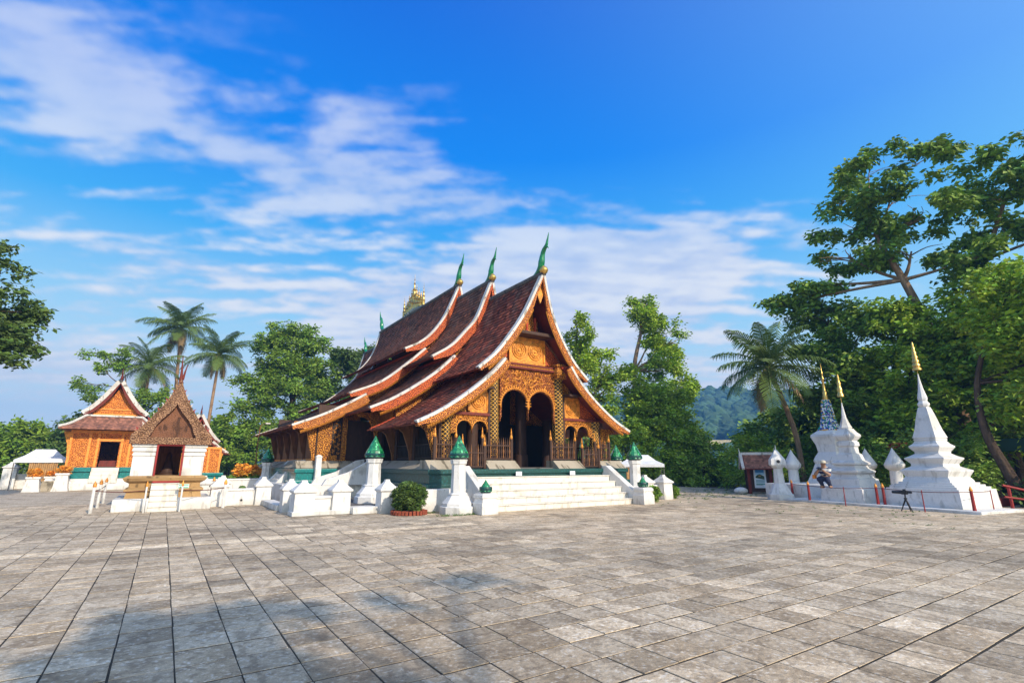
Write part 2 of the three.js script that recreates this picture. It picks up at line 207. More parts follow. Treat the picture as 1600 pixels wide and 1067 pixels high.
// ------------------------------------------------------------------ the ground
{
  const earth = new THREE.PlaneGeometry(1500, 1000, 2, 2).rotateX(-Math.PI / 2).translate(150, -0.16, -250);
  obj('ground', earth, M.earth).userData.kind = 'structure';
  obj('courtyard_bed', bx(-60, 34, -0.15, -0.045, -52, 40), M.soil).userData.kind = 'structure';
  obj('courtyard_paving', [bx(-60, 31, -0.044, -0.012, -52, -27.3), bx(-60, -14.06, -0.044, -0.012, -27.3, 40), bx(-14.1, 31, -0.044, -0.012, 3.36, 40)], M.court).userData.kind = 'structure';
  // slabs: the nearest in view one by one, the rest joined
  const pav = new THREE.Group(); pav.name = 'slab_paving'; pav.userData = { kind: 'structure', label: 'worn grey concrete slab paving of the temple courtyard' }; scene.add(pav);
  obj('joint_fill', bx(-14.05, 31.2, -0.0445, -0.0045, -27.29, 3.35), M.jointSoil, pav);
  const R = rng(77), S = 0.435, list = [];
  const fx = Math.sin(YAW), fz = -Math.cos(YAW);
  const put = (x, z, w) => { const f = x * fx + z * fz, q = x * -fz + z * fx, inView = f > 1.9 && Math.abs(q) < f * 1.06 + 0.35; list.push({ x, z, w, d: inView ? Math.hypot(x, z) : 1e3 + Math.hypot(x, z) }); };
  for (let j = -9; j <= 61; j++) {   // a square grid at the left; rows of uneven lengths with broken joints at the right
    const z = -12.72 - 0.2175 + S * (28 - j); for (let i = -31; i < 7; i++) put(-0.58 + S * i + S / 2, z, S);
    for (let x = -0.58 + S * 7; x < 31;) { const w = Math.min(S * (R() < 0.05 ? 1.4 : 0.88 + R() * 0.26), 31.2 - x); if (w > 0.1) put(x + w / 2, z, w); x += Math.max(w, 0.1); }
  }
  list.sort((a, b) => a.d - b.d);
  const shape = (w, d) => { const g = new THREE.BufferGeometry(), a = w / 2, b = d / 2, c = 0.003, t = 0.0, lo = -0.0025, bo = -0.05; const P = []; const q = (p, r, s, u) => P.push(...p, ...r, ...s, ...p, ...s, ...u);
    const T = [[-a + c, t, -b + c], [-a + c, t, b - c], [a - c, t, b - c], [a - c, t, -b + c]], E = [[-a, lo, -b], [-a, lo, b], [a, lo, b], [a, lo, -b]], D = E.map((v) => [v[0], bo, v[2]]);
    q(...T); for (let i = 0; i < 4; i++) { const j = (i + 1) % 4; q(T[i], E[i], E[j], T[j]); q(E[i], D[i], D[j], E[j]); } g.setAttribute('position', new THREE.Float32BufferAttribute(P, 3)); g.computeVertexNormals(); return g; };
  const base = [0, 1, 2, 3, 4].map((k) => shape(S - 0.006 - 0.0035 * k, S - 0.013 - 0.0045 * ((k * 2) % 5)));
  const tone = (x, z, r) => { const n = fbm(x * 0.16 + 5, z * 0.16 + 2, 0, 91, 3), m = fbm(x * 0.5, z * 0.5, 0, 95, 2); const wet = sst(0.56, 0.7, fbm(x * 0.55 + 31, z * 0.75 + 7, 0, 97, 4)); let k = (1.0 + (r - 0.5) * 0.4 + (n - 0.5) * 0.36) * (1 - 0.26 * wet); let warm = (m - 0.5) * 0.07 + 0.025; return [k * (1 + warm), k, k * (1 - warm * 1.1)]; };
  const paint = (g, c) => { const n = g.attributes.position.count, a = new Float32Array(n * 3); for (let i = 0; i < n; i++) a.set(c, i * 3); g.setAttribute('color', new THREE.BufferAttribute(a, 3)); return g; };
  const near = new Map(), rest = [];
  list.forEach((t, n) => {
    let c = tone(t.x, t.z, R()); const stripe = Math.abs(t.z + 12.93) < 0.22 && t.x < 7.6, pale = R() > 0.965 && t.x > 3;
    if (stripe) { const q = 1.36 + R() * 0.3; c = [q, q * 0.985, q * 0.95]; } else if (pale) { const q = 1.2 + R() * 0.25; c = [q, q * 0.985, q * 0.95]; }
    const k = Math.floor(R() * 5), tx = (R() - 0.5) * 0.01, tz = (R() - 0.5) * 0.01, dy = (R() - 0.5) * 0.004, ry = (R() - 0.5) * 0.012;
    if (n < 300) {
      const kk = Math.round(c[1] * 14) / 14, ww = Math.round((c[0] / c[1] - 1) * 50) / 50, q = [kk * (1 + ww), kk, kk * (1 - ww * 1.1)], key = k + q.join(); let g = near.get(key);
      if (!g) { g = paint(base[k].clone(), q); uvm(g); const u = g.attributes.uv, ox = R() * 3, oz = R() * 3; for (let i = 0; i < u.count; i++) u.setXY(i, u.getX(i) + ox, u.getY(i) + oz); near.set(key, g); }
      const m = new THREE.Mesh(g, M.slab); m.name = 'paving_slab'; m.position.set(t.x, dy, t.z); m.scale.x = (t.w - 0.008) / (S - 0.008); m.rotation.set(tx, ry, tz); m.castShadow = m.receiveShadow = true; pav.add(m);
    } else { const g = base[k].clone(); g.scale((t.w - 0.008) / (S - 0.008), 1, 1); g.rotateX(tx); g.rotateZ(tz); g.rotateY(ry); paint(g, c); uvm(g); const u = g.attributes.uv, ox = R() * 3, oz = R() * 3; for (let i = 0; i < u.count; i++) u.setXY(i, u.getX(i) + ox, u.getY(i) + oz); g.translate(t.x, dy, t.z); rest.push(g); }
  });
  const m = new THREE.Mesh(mergeGeometries(rest), M.slab); m.name = 'paving_slabs_farther'; m.userData.kind = 'stuff'; m.castShadow = m.receiveShadow = true; pav.add(m);
  // tufts in the joints, thicker along the right-hand side by the stupas
  const bl = [], Q = rng(5);
  const tuft = (x, z, n, s) => { for (let i = 0; i < n; i++) { const a = Q() * 6.28, l = s * (0.5 + Q()), px = x + (Q() - 0.5) * s * 2.5, pz = z + (Q() - 0.5) * s * 0.6, dx = Math.cos(a), dz = Math.sin(a), w = s * 0.16; bl.push(px - dz * w, -0.02, pz + dx * w, px + dz * w, -0.02, pz - dx * w, px + dx * l * 0.7, l * 0.6, pz + dz * l * 0.7); } };
  for (let i = 0; i < 700; i++) { const x = 13 + Q() * 16, z = -4 - Q() * 13, jx = -0.58 + S * Math.round((x + 0.58) / S), jz = -12.9375 + S / 2 + S * Math.round((z + 12.9375 - S / 2) / S); const dens = sst(0.45, 0.7, fbm(x * 0.4, z * 0.4, 0, 3, 3)) * sst(15, 22, x); if (Q() < dens) Q() > 0.5 ? tuft(jx, z, 14, 0.06) : tuft(x, jz, 14, 0.06); }
  for (let i = 0; i < 120; i++) { const x = 2 + Q() * 9, z = -3.5 - Q() * 5; tuft(-0.58 + S * Math.round((x + 0.58) / S), z, 3, 0.022); }
  for (let i = 0; i < 40; i++) tuft(7.2 + Q() * 2.2, -15.0 - Q() * 0.25 - (Q() > 0.5 ? 0 : 1.2), 16, 0.09);
  for (let i = 0; i < 160; i++) tuft(20 + Q() * 12, -15 - Q() * 6, 14, 0.09);
  const g = new THREE.BufferGeometry(); g.setAttribute('position', new THREE.Float32BufferAttribute(bl, 3)); g.computeVertexNormals();
  tag(obj('joint_grass', g, M.grassBlade), 'green weeds growing in the joints of the paving', 'weeds', null, 'stuff');
}

// ------------------------------------------------------------------ roofs
// one slope: profile of [half width, height] from the top down, drawn along z, mirrored by side
function profile(pts, n = 22) { const c = new THREE.CatmullRomCurve3(pts.map(([w, y]) => V(w, y, 0)), false, 'centripetal'); const P = c.getSpacedPoints(n); return P.map((p, i) => { const a = P[Math.max(0, i - 1)], b = P[Math.min(n, i + 1)], t = b.clone().sub(a).normalize(); return { w: p.x, y: p.y, t: [t.x, t.y], n: [-t.y, t.x], s: i / n }; }); }
function slopeSlab(P, cx, side, zf, zb, th) {
  const pos = [], N = P.length - 1, m = 10; const at = (i, j, b) => { const p = P[i], v = j / m, z = lerp(zf(p.s), zb(p.s), v); return [cx + side * (p.w + p.n[0] * -b), p.y - p.n[1] * b, z]; };
  const quad = (a, b, c, d) => side > 0 ? pos.push(...a, ...b, ...c, ...a, ...c, ...d) : pos.push(...a, ...c, ...b, ...a, ...d, ...c);
  for (let i = 0; i < N; i++) for (let j = 0; j < m; j++) { quad(at(i, j, 0), at(i + 1, j, 0), at(i + 1, j + 1, 0), at(i, j + 1, 0)); quad(at(i, j, th), at(i, j + 1, th), at(i + 1, j + 1, th), at(i + 1, j, th)); }
  for (let i = 0; i < N; i++) { quad(at(i, 0, th), at(i + 1, 0, th), at(i + 1, 0, 0), at(i, 0, 0)); quad(at(i, m, 0), at(i + 1, m, 0), at(i + 1, m, th), at(i, m, th)); }
  for (let j = 0; j < m; j++) { quad(at(N, j, 0), at(N, j, th), at(N, j + 1, th), at(N, j + 1, 0)); quad(at(0, j, th), at(0, j, 0), at(0, j + 1, 0), at(0, j + 1, th)); }
  const g = new THREE.BufferGeometry(); g.setAttribute('position', new THREE.Float32BufferAttribute(pos, 3)); g.computeVertexNormals(); return toCreasedNormals(g, 0.5);
}
// a board swept down the verge: n offsets a..b along the slope's normal, c..d along z
function verge(P, cx, side, zOf, a, b, c, d, s0 = 0, s1 = 1, taper = 0, top0 = 1) {
  const Q = P.filter((p) => p.s >= s0 - 1e-6 && p.s <= s1 + 1e-6), pos = [], at = (i, k) => { const p = Q[i], e = taper ? (1 - taper * sst(0.82, 1, (p.s - s0) / (s1 - s0))) * lerp(top0, 1, sst(0, 0.4, p.s)) : 1; const nn = [a * e, b, b, a * e][k], zz = [c, c, d, d][k]; return [cx + side * (p.w + p.n[0] * nn), p.y + p.n[1] * nn, zOf(p.s) + zz]; };
  for (let i = 0; i < Q.length - 1; i++) for (let k = 0; k < 4; k++) { const l = (k + 1) % 4, A = at(i, k), B = at(i + 1, k), C2 = at(i + 1, l), D = at(i, l); side > 0 ? pos.push(...A, ...B, ...C2, ...A, ...C2, ...D) : pos.push(...A, ...C2, ...B, ...A, ...D, ...C2); }
  for (const i of [0, Q.length - 1]) { const [A, B, C2, D] = [0, 1, 2, 3].map((k) => at(i, k)); (i ? 1 : -1) * side > 0 ? pos.push(...A, ...B, ...C2, ...A, ...C2, ...D) : pos.push(...A, ...C2, ...B, ...A, ...D, ...C2); }
  const g = new THREE.BufferGeometry(); g.setAttribute('position', new THREE.Float32BufferAttribute(pos, 3)); g.computeVertexNormals(); return toCreasedNormals(g, 0.5);
}
const tileGeo = uvm(strip(new THREE.BoxGeometry(0.2, 0.045, 0.3)));
function tiles(P, cx, parent, zf, zb, seed, tones, expo = 0.2, step = 0.215, gap = 0) {
  const R = rng(seed), mats = [], cols = []; let len = 0; const L = [0]; for (let i = 1; i < P.length; i++) { len += Math.hypot(P[i].w - P[i - 1].w, P[i].y - P[i - 1].y); L.push(len); }
  const o = og(parent), mt = new THREE.Matrix4();
  for (const side of [-1, 1]) for (let s = 0.09, row = 0; s < len + 0.06; s += expo, row++) {
    let i = 1; while (i < L.length - 1 && L[i] < s) i++; const f = (s - L[i - 1]) / (L[i] - L[i - 1]), a = P[i - 1], b = P[i], w = lerp(a.w, b.w, f), y = lerp(a.y, b.y, f), ss = lerp(a.s, b.s, f); const T = V(side * lerp(a.t[0], b.t[0], f), lerp(a.t[1], b.t[1], f), 0).normalize();
    const up = V(side * lerp(a.n[0], b.n[0], f), lerp(a.n[1], b.n[1], f), 0).normalize();
    const z0 = zb(ss), z1 = zf(ss);
    for (let z = z0 + 0.05 + (row % 2) * step / 2; z < z1 - 0.04; z += step) {
      if (gap && R() < gap) continue;
      const ti = -0.15 + (R() - 0.5) * 0.08, yw = (R() - 0.5) * 0.06, X = V(0, 0, 1), Zx = T.clone(), Y = up.clone(); Zx.addScaledVector(Y, -ti).normalize(); Zx.z += yw; Zx.normalize(); const Y2 = Zx.clone().cross(X); if (Y2.dot(up) < 0) Y2.negate(); Y2.normalize(); const X2 = Y2.clone().cross(Zx);
      mt.makeBasis(X2, Y2, Zx).setPosition(cx + side * w + up.x * 0.022 - o.x, y + up.y * 0.022 - o.y, z - o.z); mats.push(mt.clone());
      const q = fbm(z * 0.7, s * 0.9 + side * 9, 0, seed, 3), t = tones[Math.floor(R() * tones.length)], k = (0.55 + R() * 0.85) * (0.75 + q * 0.5), wth = sst(0.52, 0.72, fbm(z * 1.7 + 20, s * 1.3, 0, seed + 4, 3)) * 0.5; cols.push(new THREE.Color().setRGB(lerp(t[0], 0.15, wth) * k, lerp(t[1], 0.10, wth) * k, lerp(t[2], 0.075, wth) * k));
    }
  }
  const m = new THREE.InstancedMesh(tileGeo, M.tile, mats.length); mats.forEach((x, i) => { m.setMatrixAt(i, x); m.setColorAt(i, cols[i]); }); m.name = 'roof_tiles'; m.userData.kind = 'stuff'; m.castShadow = m.receiveShadow = true; parent.add(m); return m;
}
const RED = [[0.25, 0.062, 0.036], [0.18, 0.05, 0.03], [0.36, 0.10, 0.056], [0.13, 0.042, 0.028]], BROWN = [[0.22, 0.085, 0.05], [0.18, 0.074, 0.046], [0.28, 0.10, 0.058], [0.14, 0.064, 0.042]];
// a pair of slopes with deck, tiles, white verge caps and carved bargeboards
function tier(parent, pts, cx, zF, zB, jF, jB, o = {}) {
  const P = profile(pts), zf = (s) => zF + jF * (1 - s) ** 2, zb = (s) => zB - jB * (1 - s) ** 2, k = o.k ?? 1;
  const sec = sub(o.name ?? 'roof_tier', parent);
  obj('roof_deck', [-1, 1].map((s) => slopeSlab(P, cx, s, zf, zb, 0.07 * k)), o.deck ?? M.redWood, sec);
  tiles(P, cx, sec, zf, zb, o.seed ?? 1, o.tones ?? RED, o.expo, o.step);
  for (const s of [-1, 1]) {
    obj('verge_cap', verge(P, cx, s, zf, -0.02 * k, (o.cap ?? 0.085) * k, -0.2 * k, 0.06 * k), M.mortar, sec);
    if (o.barge !== false) obj('bargeboard', verge(P, cx, s, zf, -(o.bd ?? 0.36) * k, -0.021 * k, -0.05 * k, 0.04 * k, 0, 1, 0.5, o.ridge ? 0.3 : 1), o.barge ?? M.barge, sec);
    if (o.fringe) { const fr = [], bd = (o.bd ?? 0.36) * k; for (let i = 2; i < P.length * 3 - 4; i++) { const a = P[Math.floor(i / 3)], b = P[Math.min(P.length - 1, Math.floor(i / 3) + 1)], f = (i % 3) / 3, w = lerp(a.w, b.w, f), y = lerp(a.y, b.y, f), ss = lerp(a.s, b.s, f); if (ss > 0.93 || (o.ridge && ss < 0.3)) continue; fr.push(new THREE.ConeGeometry(0.06, 0.15, 4).scale(1, 1, 0.5).rotateX(Math.PI).translate(cx + s * (w - a.n[0] * bd), y - a.n[1] * bd - 0.05, zf(ss) + 0.0)); } obj('bargeboard_fringe', fr, M.plainGold, sec); }
    if (o.back) obj('verge_cap', verge(P, cx, s, zb, -0.02 * k, 0.1 * k, -0.07 * k, 0.16 * k), M.mortar, sec);
    else if (o.flash) obj('edge_tiles', verge(P, cx, s, zb, -0.02, 0.09, -0.06, 0.14), M.terracotta, sec);
    if (o.top) obj('edge_tiles', bx(cx + s * (pts[0][0]) - 0.1, cx + s * pts[0][0] + 0.1, pts[0][1] - 0.02, pts[0][1] + 0.1, zB, zF - 0.25), M.terracotta, sec);
  }
  if (o.ridge) { const N = 14, pos = []; for (let i = 0; i <= N; i++) pos.push([cx, pts[0][1] + 0.06, lerp(zb(0) - 0.02, zf(0) + 0.06, i / N), 0.13 * k]); obj('ridge_cap', tube(pos, 8, 1), M.greyStone, sec); }
  return { P, zf, zb, sec };
}
// horn-like ridge finial rising from a tail on the ridge; dir = +1 leans to +z
function finial(parent, cx, y, z, dir, h = 1.85, mat = M.green, knob = true) {
  const k = h / 1.85, p = (dz, dy, r) => [cx, y + dy * k, z + dir * dz * k, r * k];
  const f = obj('ridge_finial', tube([p(-1.0, 0.02, 0.04), p(-0.55, 0.12, 0.1), p(-0.2, 0.3, 0.15), p(-0.06, 0.62, 0.155), p(0.02, 0.95, 0.11), p(0.14, 1.17, 0.1), p(0.3, 1.3, 0.075), p(0.38, 1.5, 0.05), p(0.5, 1.85, 0.012)], 8, 4), mat, parent);
  const beak = tube([p(0.24, 1.26, 0.06), p(0.4, 1.2, 0.035), p(0.46, 1.1, 0.008)], 6, 3); obj('beak', beak, mat, f);
  if (knob) obj('gilt_knob', [lathe([[y + 0.02, 0.02], [y + 0.08, 0.15], [y + 0.2, 0.2], [y + 0.3, 0.16], [y + 0.36, 0.1], [y + 0.42, 0.02]], cx, z + dir * 0.1, 12)], M.brightGold, f);
}
const arc = (cx, cy, r, a0, a1, n = 12, ry = r) => Array.from({ length: n + 1 }, (_, i) => { const a = lerp(a0, a1, i / n); return [cx + Math.cos(a) * r, cy + Math.sin(a) * ry]; });
function spiral(x, y, z, r, dir, ph, tr) { const p = []; for (let i = 0; i <= 14; i++) { const t = i / 14, q = r * (1 - 0.86 * t), a = ph + dir * t * 8.5; p.push([x + Math.cos(a) * q, y + Math.sin(a) * q, z, tr * (1 - 0.4 * t)]); } return tube(p, 5, 2); }
const rings = (x, y, z, r) => [1, 0.72, 0.42].map((k) => new THREE.TorusGeometry(r * k, 0.03 * (0.7 + 0.3 * k), 6, 28).translate(x, y, z)).concat([new THREE.SphereGeometry(r * 0.16, 10, 8).scale(1, 1, 0.5).translate(x, y, z)]).concat(Array.from({ length: 12 }, (_, i) => { const a = i / 12 * 6.283; return new THREE.SphereGeometry(r * 0.1, 7, 5).scale(1, 1, 0.5).translate(x + Math.cos(a) * r * 0.57, y + Math.sin(a) * r * 0.57, z); }));

// ------------------------------------------------------------------ the great temple
const C = 12.9;
{
  const T = thing('temple', 'large temple with three sweeping overlapping tiled roofs and gilded carved front', 'temple', [C, 0, -27]);
  // platform
  obj('white_base', [rb(C - 5.6, C + 5.6, 0, 0.74, -25, -16.6, 0.03), rb(C - 8.5, C + 8.5, 0, 0.72, -38.4, -24.6, 0.03)], M.white, T);
  const moul = (x0, x1, z0, z1, y, mat, nm) => obj(nm, [rb(x0 - 0.14, x1 + 0.14, y, y + 0.16, z0 - 0.14, z1 + 0.14, 0.05), bx(x0, x1, y + 0.14, y + 0.5, z0, z1), rb(x0 - 0.08, x1 + 0.08, y + 0.48, y + 0.66, z0 - 0.08, z1 + 0.08, 0.03)], mat, T);
  moul(C - 4.95, C + 4.95, -25.0, -17.25, 0.74, M.teal, 'glass_mosaic_plinth'); moul(C - 7.85, C + 7.85, -37.8, -25.25, 0.72, M.tealBright, 'glass_mosaic_plinth');
  // sloping stone skirt: prisms of [outer, inner] edge
  const skX = (x0, x1, z) => { const p = []; const a = [x0, 1.4, z], b = [x1, 1.4, z], c = [x1, 1.73, z - 0.42], d = [x0, 1.73, z - 0.42], e = [x0, 1.73, z - 0.9], f = [x1, 1.73, z - 0.9], g2 = [x0, 1.4, z - 0.9], h = [x1, 1.4, z - 0.9]; const q = (A, B, C2, D) => p.push(...A, ...B, ...C2, ...A, ...C2, ...D); q(a, b, c, d); q(d, c, f, e); q(g2, a, d, e); q(b, h, f, c); q(e, f, h, g2); const g = new THREE.BufferGeometry(); g.setAttribute('position', new THREE.Float32BufferAttribute(p, 3)); g.computeVertexNormals(); return g; };
  for (const [a, b] of [[-4.95, -3.55], [-2.45, -0.98], [0.98, 2.45], [3.55, 4.95]]) obj('stone_skirt', skX(C + a, C + b, -17.22), M.stone, T);
  for (const s of [-1, 1]) { // sides, built as prisms along z
    const side = (xo, z0, z1) => { const g = ext([[xo, 1.4], [xo - 0.5 * s, 1.73], [xo - 1.1 * s, 1.73], [xo - 1.1 * s, 1.4]].map(([x, y]) => [C + x, y]), z0, z1); return g; };
    obj('stone_skirt', side(s * 4.97, -24.9, -18.1), M.stone, T); obj('stone_skirt', side(s * 7.87, -37.7, -25.4), M.stone, T);
  }
  for (const x of [-7.85, 5.2]) obj('stone_skirt', skX(C + x, C + x + 2.65, -25.22), M.stone, T);
  obj('porch_floor', [bx(C - 4.4, C + 4.4, 1.39, 1.44, -25.6, -17.6), bx(C - 7.2, C + 7.2, 1.39, 1.445, -37.4, -25.6)], M.greyStone, T);
  // front stairs, five risers, with raked cheek walls
  const st = sub('front_stairs', T), stepL = C - 3.42, stepR = C + 3.42;
  for (let k = 0; k < 5; k++) obj('step', [rb(stepL, stepR, k ? 0.224 * k - 0.012 : 0, 0.224 * (k + 1) - 0.03, -17.3, -15.37 - 0.35 * k - 0.02, 0.012), rb(stepL, stepR, 0.224 * (k + 1) - 0.035, 0.224 * (k + 1), -17.3, -15.35 - 0.35 * k, 0.012)], M.whiteStep, st);
  for (const s of [-1, 1]) { const g = ext([[15.35, 0.0], [15.35, 0.42], [17.0, 1.5], [17.25, 1.5], [17.25, 0]], 0, 0.3, [], 0.02).rotateY(Math.PI / 2); obj('stair_cheek', g.translate(s < 0 ? stepL - 0.32 : stepR + 0.02, 0, 0), M.white, st); }
  for (const x of [-1.2, 1.55]) obj('small_notice', [rb(C + x - 0.14, C + x + 0.14, 1.14, 1.3, -17.06, -17.04, 0.004)], M.cloth, T);

  // ---- roofs, front to back
  const S1U = tier(T, [[0, 9.72], [0.28, 9.0], [0.76, 7.9], [1.47, 6.79], [2.1, 6.0], [2.88, 5.32]], C, -17.4, -21.9, 0.55, 0, { seed: 3, ridge: 1, barge: M.bargeGold, bd: 0.25, fringe: 1 });
  const S1L = tier(T, [[1.72, 5.8], [2.18, 5.27], [3.1, 4.47], [4.17, 3.72], [4.8, 3.36], [5.44, 3.06]], C, -17.4, -22.5, 0.2, 0, { seed: 5, flash: 1, top: 1, barge: M.bargeGold, bd: 0.27, fringe: 1 });
  const S2U = tier(T, [[0, 10.72], [0.3, 9.85], [0.72, 8.7], [1.27, 7.98], [1.98, 7.18], [3.0, 6.5]], C, -21.6, -25.5, 0.4, 0, { seed: 7, ridge: 1, tones: BROWN });
  const S2L = tier(T, [[1.9, 6.62], [2.72, 5.82], [3.74, 5.06], [4.83, 4.38], [5.82, 3.92]], C, -21.6, -25.8, 0.2, 0, { seed: 9, top: 1, tones: BROWN, fringe: 1 });
  const S3U = tier(T, [[0, 11.56], [0.34, 10.6], [0.82, 9.5], [1.62, 8.42], [2.3, 7.9], [2.95, 7.56]], C, -25.2, -36.9, 0.4, 1.1, { seed: 11, ridge: 1, back: 1, tones: BROWN });
  const S3M = tier(T, [[1.85, 7.66], [2.82, 6.74], [4.17, 5.66], [5.72, 4.96]], C, -25.2, -36.9, 0.2, 0.3, { seed: 13, back: 1, top: 1, tones: BROWN, fringe: 1 });
  const S3L = tier(T, [[4.9, 4.96], [5.82, 4.41], [6.88, 3.85], [8.22, 3.3]], C, -25.2, -36.6, 0.1, 0.2, { seed: 15, back: 1, top: 1, tones: BROWN, barge: M.bargeGold, fringe: 1 });
  tier(T, [[0, 10.5], [0.3, 9.65], [0.72, 8.5], [1.27, 7.8], [1.98, 7.0], [3.0, 6.3]], C, -37.2, -40.7, 0, 1.0, { seed: 17, ridge: 1, back: 1, tones: BROWN, barge: false });
  finial(S1U.sec, C, 9.72, -16.9, 1, 1.85); finial(S2U.sec, C, 10.74, -21.25, 1, 1.75); finial(S3U.sec, C, 11.58, -24.85, 1, 1.85); finial(S3U.sec, C, 11.6, -37.9, -1, 1.85, M.green, false); finial(T, C, 10.5, -41.6, -1, 1.6, M.green, false);
  // clerestory strips and rafters under the roofs
  obj('clerestory', [bx(C - 1.62, C + 1.62, 5.3, 6.1, -21.6, -18.5), bx(C - 1.8, C + 1.8, 6.2, 7.0, -25.4, -22.4), bx(C - 1.7, C + 1.7, 7.2, 8.0, -36.5, -26.05), bx(C - 4.75, C + 4.75, 4.55, 5.2, -36.3, -26.05)], M.darkWood, T);
  // gable boards behind each verge
  const gable = (S, z, mat, yMin) => { const L = S.P.filter((p) => p.y > yMin), pts = []; for (const p of L) pts.push([C + p.w + p.n[0] * -0.12, p.y - p.n[1] * 0.12]); const q = [...L].reverse().map((p) => [C - (p.w + p.n[0] * -0.12), p.y - p.n[1] * 0.12]); obj('gable_board', ext([...pts, ...q.slice(0, -1)], z - 0.05, z), mat, T); };
  gable(S1U, -18.25, M.darkWood, 5.75); gable(S2U, -22.1, M.gold, 6.6); gable(S3U, -25.6, M.gold, 7.6);
  for (const [S, z] of [[S2U, -21.42], [S3U, -25.02]]) { const w = (y) => S.P.find((p) => p.y <= y).w; const y0 = S.P[0].y - 1.25, y1 = S.P[0].y - 0.12; obj('apex_panel', ext([[C - 0.03, y1], [C - w(y0 + 0.45) + 0.1, y0 + 0.45], [C, y0], [C + w(y0 + 0.45) - 0.1, y0 + 0.45], [C + 0.03, y1]], z - 0.3, z - 0.24), M.plainGold, T); }
  // ridge spire cluster
  const sp = sub('ridge_spire_cluster', T);
  obj('mosaic_crescent', tube([[C, 11.62, -33.3, 0.05], [C, 11.75, -32.6, 0.16], [C, 11.8, -31.5, 0.2], [C, 11.75, -30.4, 0.16], [C, 11.62, -29.8, 0.05]], 8, 4), M.blueMosaic, sp);
  for (const [dz, h] of [[0, 2.55], [0.42, 1.75], [-0.42, 1.75], [0.82, 1.4], [-0.82, 1.4], [1.2, 1.05], [-1.2, 1.05], [1.62, 1.5], [-1.72, 1.5]]) { const b = 11.75, f = h / 2.5, r = Math.abs(dz) > 1.5 ? 0.1 : 0.2; obj('gilt_spire', lathe([[b, r * 1.1], [b + 0.5 * f, r * 1.0], [b + 0.55 * f, r * 1.25], [b + 0.7 * f, r * 0.8], [b + 1.0 * f, r * 0.75], [b + 1.05 * f, r * 1.0], [b + 1.2 * f, r * 0.55], [b + 1.45 * f, r * 0.5], [b + 1.5 * f, r * 0.72], [b + 1.62 * f, r * 0.3], [b + 1.9 * f, r * 0.2], [b + 1.95 * f, r * 0.4], [b + 2.03 * f, r * 0.12], [b + 2.2 * f, r * 0.1], [b + 2.24 * f, r * 0.24], [b + 2.3 * f, r * 0.06], [b + 2.6 * f, 0.005]], C, -31.5 + dz, 10), M.brightGold, sp); }

  // ---- gilded front
  const ZF = -18.2;
  const R = rng(8);
  const column = (x, z, y0, y1, w, mat, nm = 'column') => obj(nm, [stack([[y0, w * 1.12], [y0 + 0.5, w], [y1 - 0.35, w * 0.92], [y1 - 0.3, w * 1.05], [y1, w * 1.35]], 8, x, z)], mat, T);
  for (const s of [-1, 1]) {
    column(C + s * 1.74, ZF, 1.4, 5.62, 0.25, M.lattice, 'gilded_column'); column(C + s * 3.92, ZF, 1.4, 3.5, 0.22, M.lattice, 'gilded_column');
    obj('column_shoe', stack([[1.4, 0.29], [1.85, 0.27]], 8, C + s * 3.92, ZF), M.blackLacquer, T); obj('column_shoe', stack([[1.4, 0.33], [1.9, 0.31]], 8, C + s * 1.74, ZF), M.blackLacquer, T);
  }
  // twin-arched central screen
  const aw = 0.67, big = (cx) => arc(cx, 4.02, aw, Math.PI, 0, 16);
  const pend = [[C - 1.46, 5.62], [C - 1.46, 3.3], [C - 1.38, 3.55], ...big(C - 0.7).map((p) => p), [C - 0.02, 3.75], [C, 3.42], [C + 0.02, 3.75], ...big(C + 0.7), [C + 1.38, 3.55], [C + 1.46, 3.3], [C + 1.46, 5.62]];
  const scr = obj('arched_screen', ext(pend, ZF + 0.02, ZF + 0.14), M.deepGold, T);
  const curls = []; for (let i = 0; i < 150; i++) { const x = C + (R() - 0.5) * 2.75, y = 3.9 + R() * 1.65, d = Math.min(Math.hypot(x - (C - 0.7), y - 4.02), Math.hypot(x - (C + 0.7), y - 4.02)); if (d < aw + 0.16) continue; curls.push(spiral(x, y, ZF + 0.15, 0.07 + R() * 0.09, R() > 0.5 ? 1 : -1, R() * 6.28, 0.024)); }
  for (const cx of [-0.7, 0.7]) { curls.push(tube(arc(C + cx, 4.02, aw + 0.06, Math.PI * 1.06, -Math.PI * 0.06, 20).map(([x, y]) => [x, y, ZF + 0.14, 0.035]), 6, 1)); for (let i = 0; i < 22; i++) { const a = Math.PI * i / 21; curls.push(new THREE.ConeGeometry(0.05, 0.13, 5).rotateZ(a - Math.PI / 2).translate(C + cx + Math.cos(a) * (aw + 0.15), 4.02 + Math.sin(a) * (aw + 0.15), ZF + 0.15)); } }
  obj('scroll_carving', curls, M.plainGold, scr);
  // cornice with dentils, capitals, medallion frieze
  const co = obj('cornice', [rb(C - 2.15, C + 2.15, 5.62, 5.7, ZF - 0.05, ZF + 0.3, 0.015), rb(C - 2.0, C + 2.0, 5.78, 5.86, ZF - 0.05, ZF + 0.25, 0.015)], M.redWood, T); const dn = []; for (let i = 0; i < 44; i++) dn.push(new THREE.SphereGeometry(0.042, 7, 5).translate(C - 1.92 + i * 3.84 / 43, 5.74, ZF + 0.2)); obj('bead_row', dn, M.plainGold, co);
  for (const s of [-1, 1]) obj('capital', [stack([[5.36, 0.3], [5.46, 0.34], [5.5, 0.42], [5.6, 0.44], [5.86, 0.34], [5.9, 0.42], [6.0, 0.42]], 4, C + s * 1.76, ZF + 0.08)], M.gold, T);
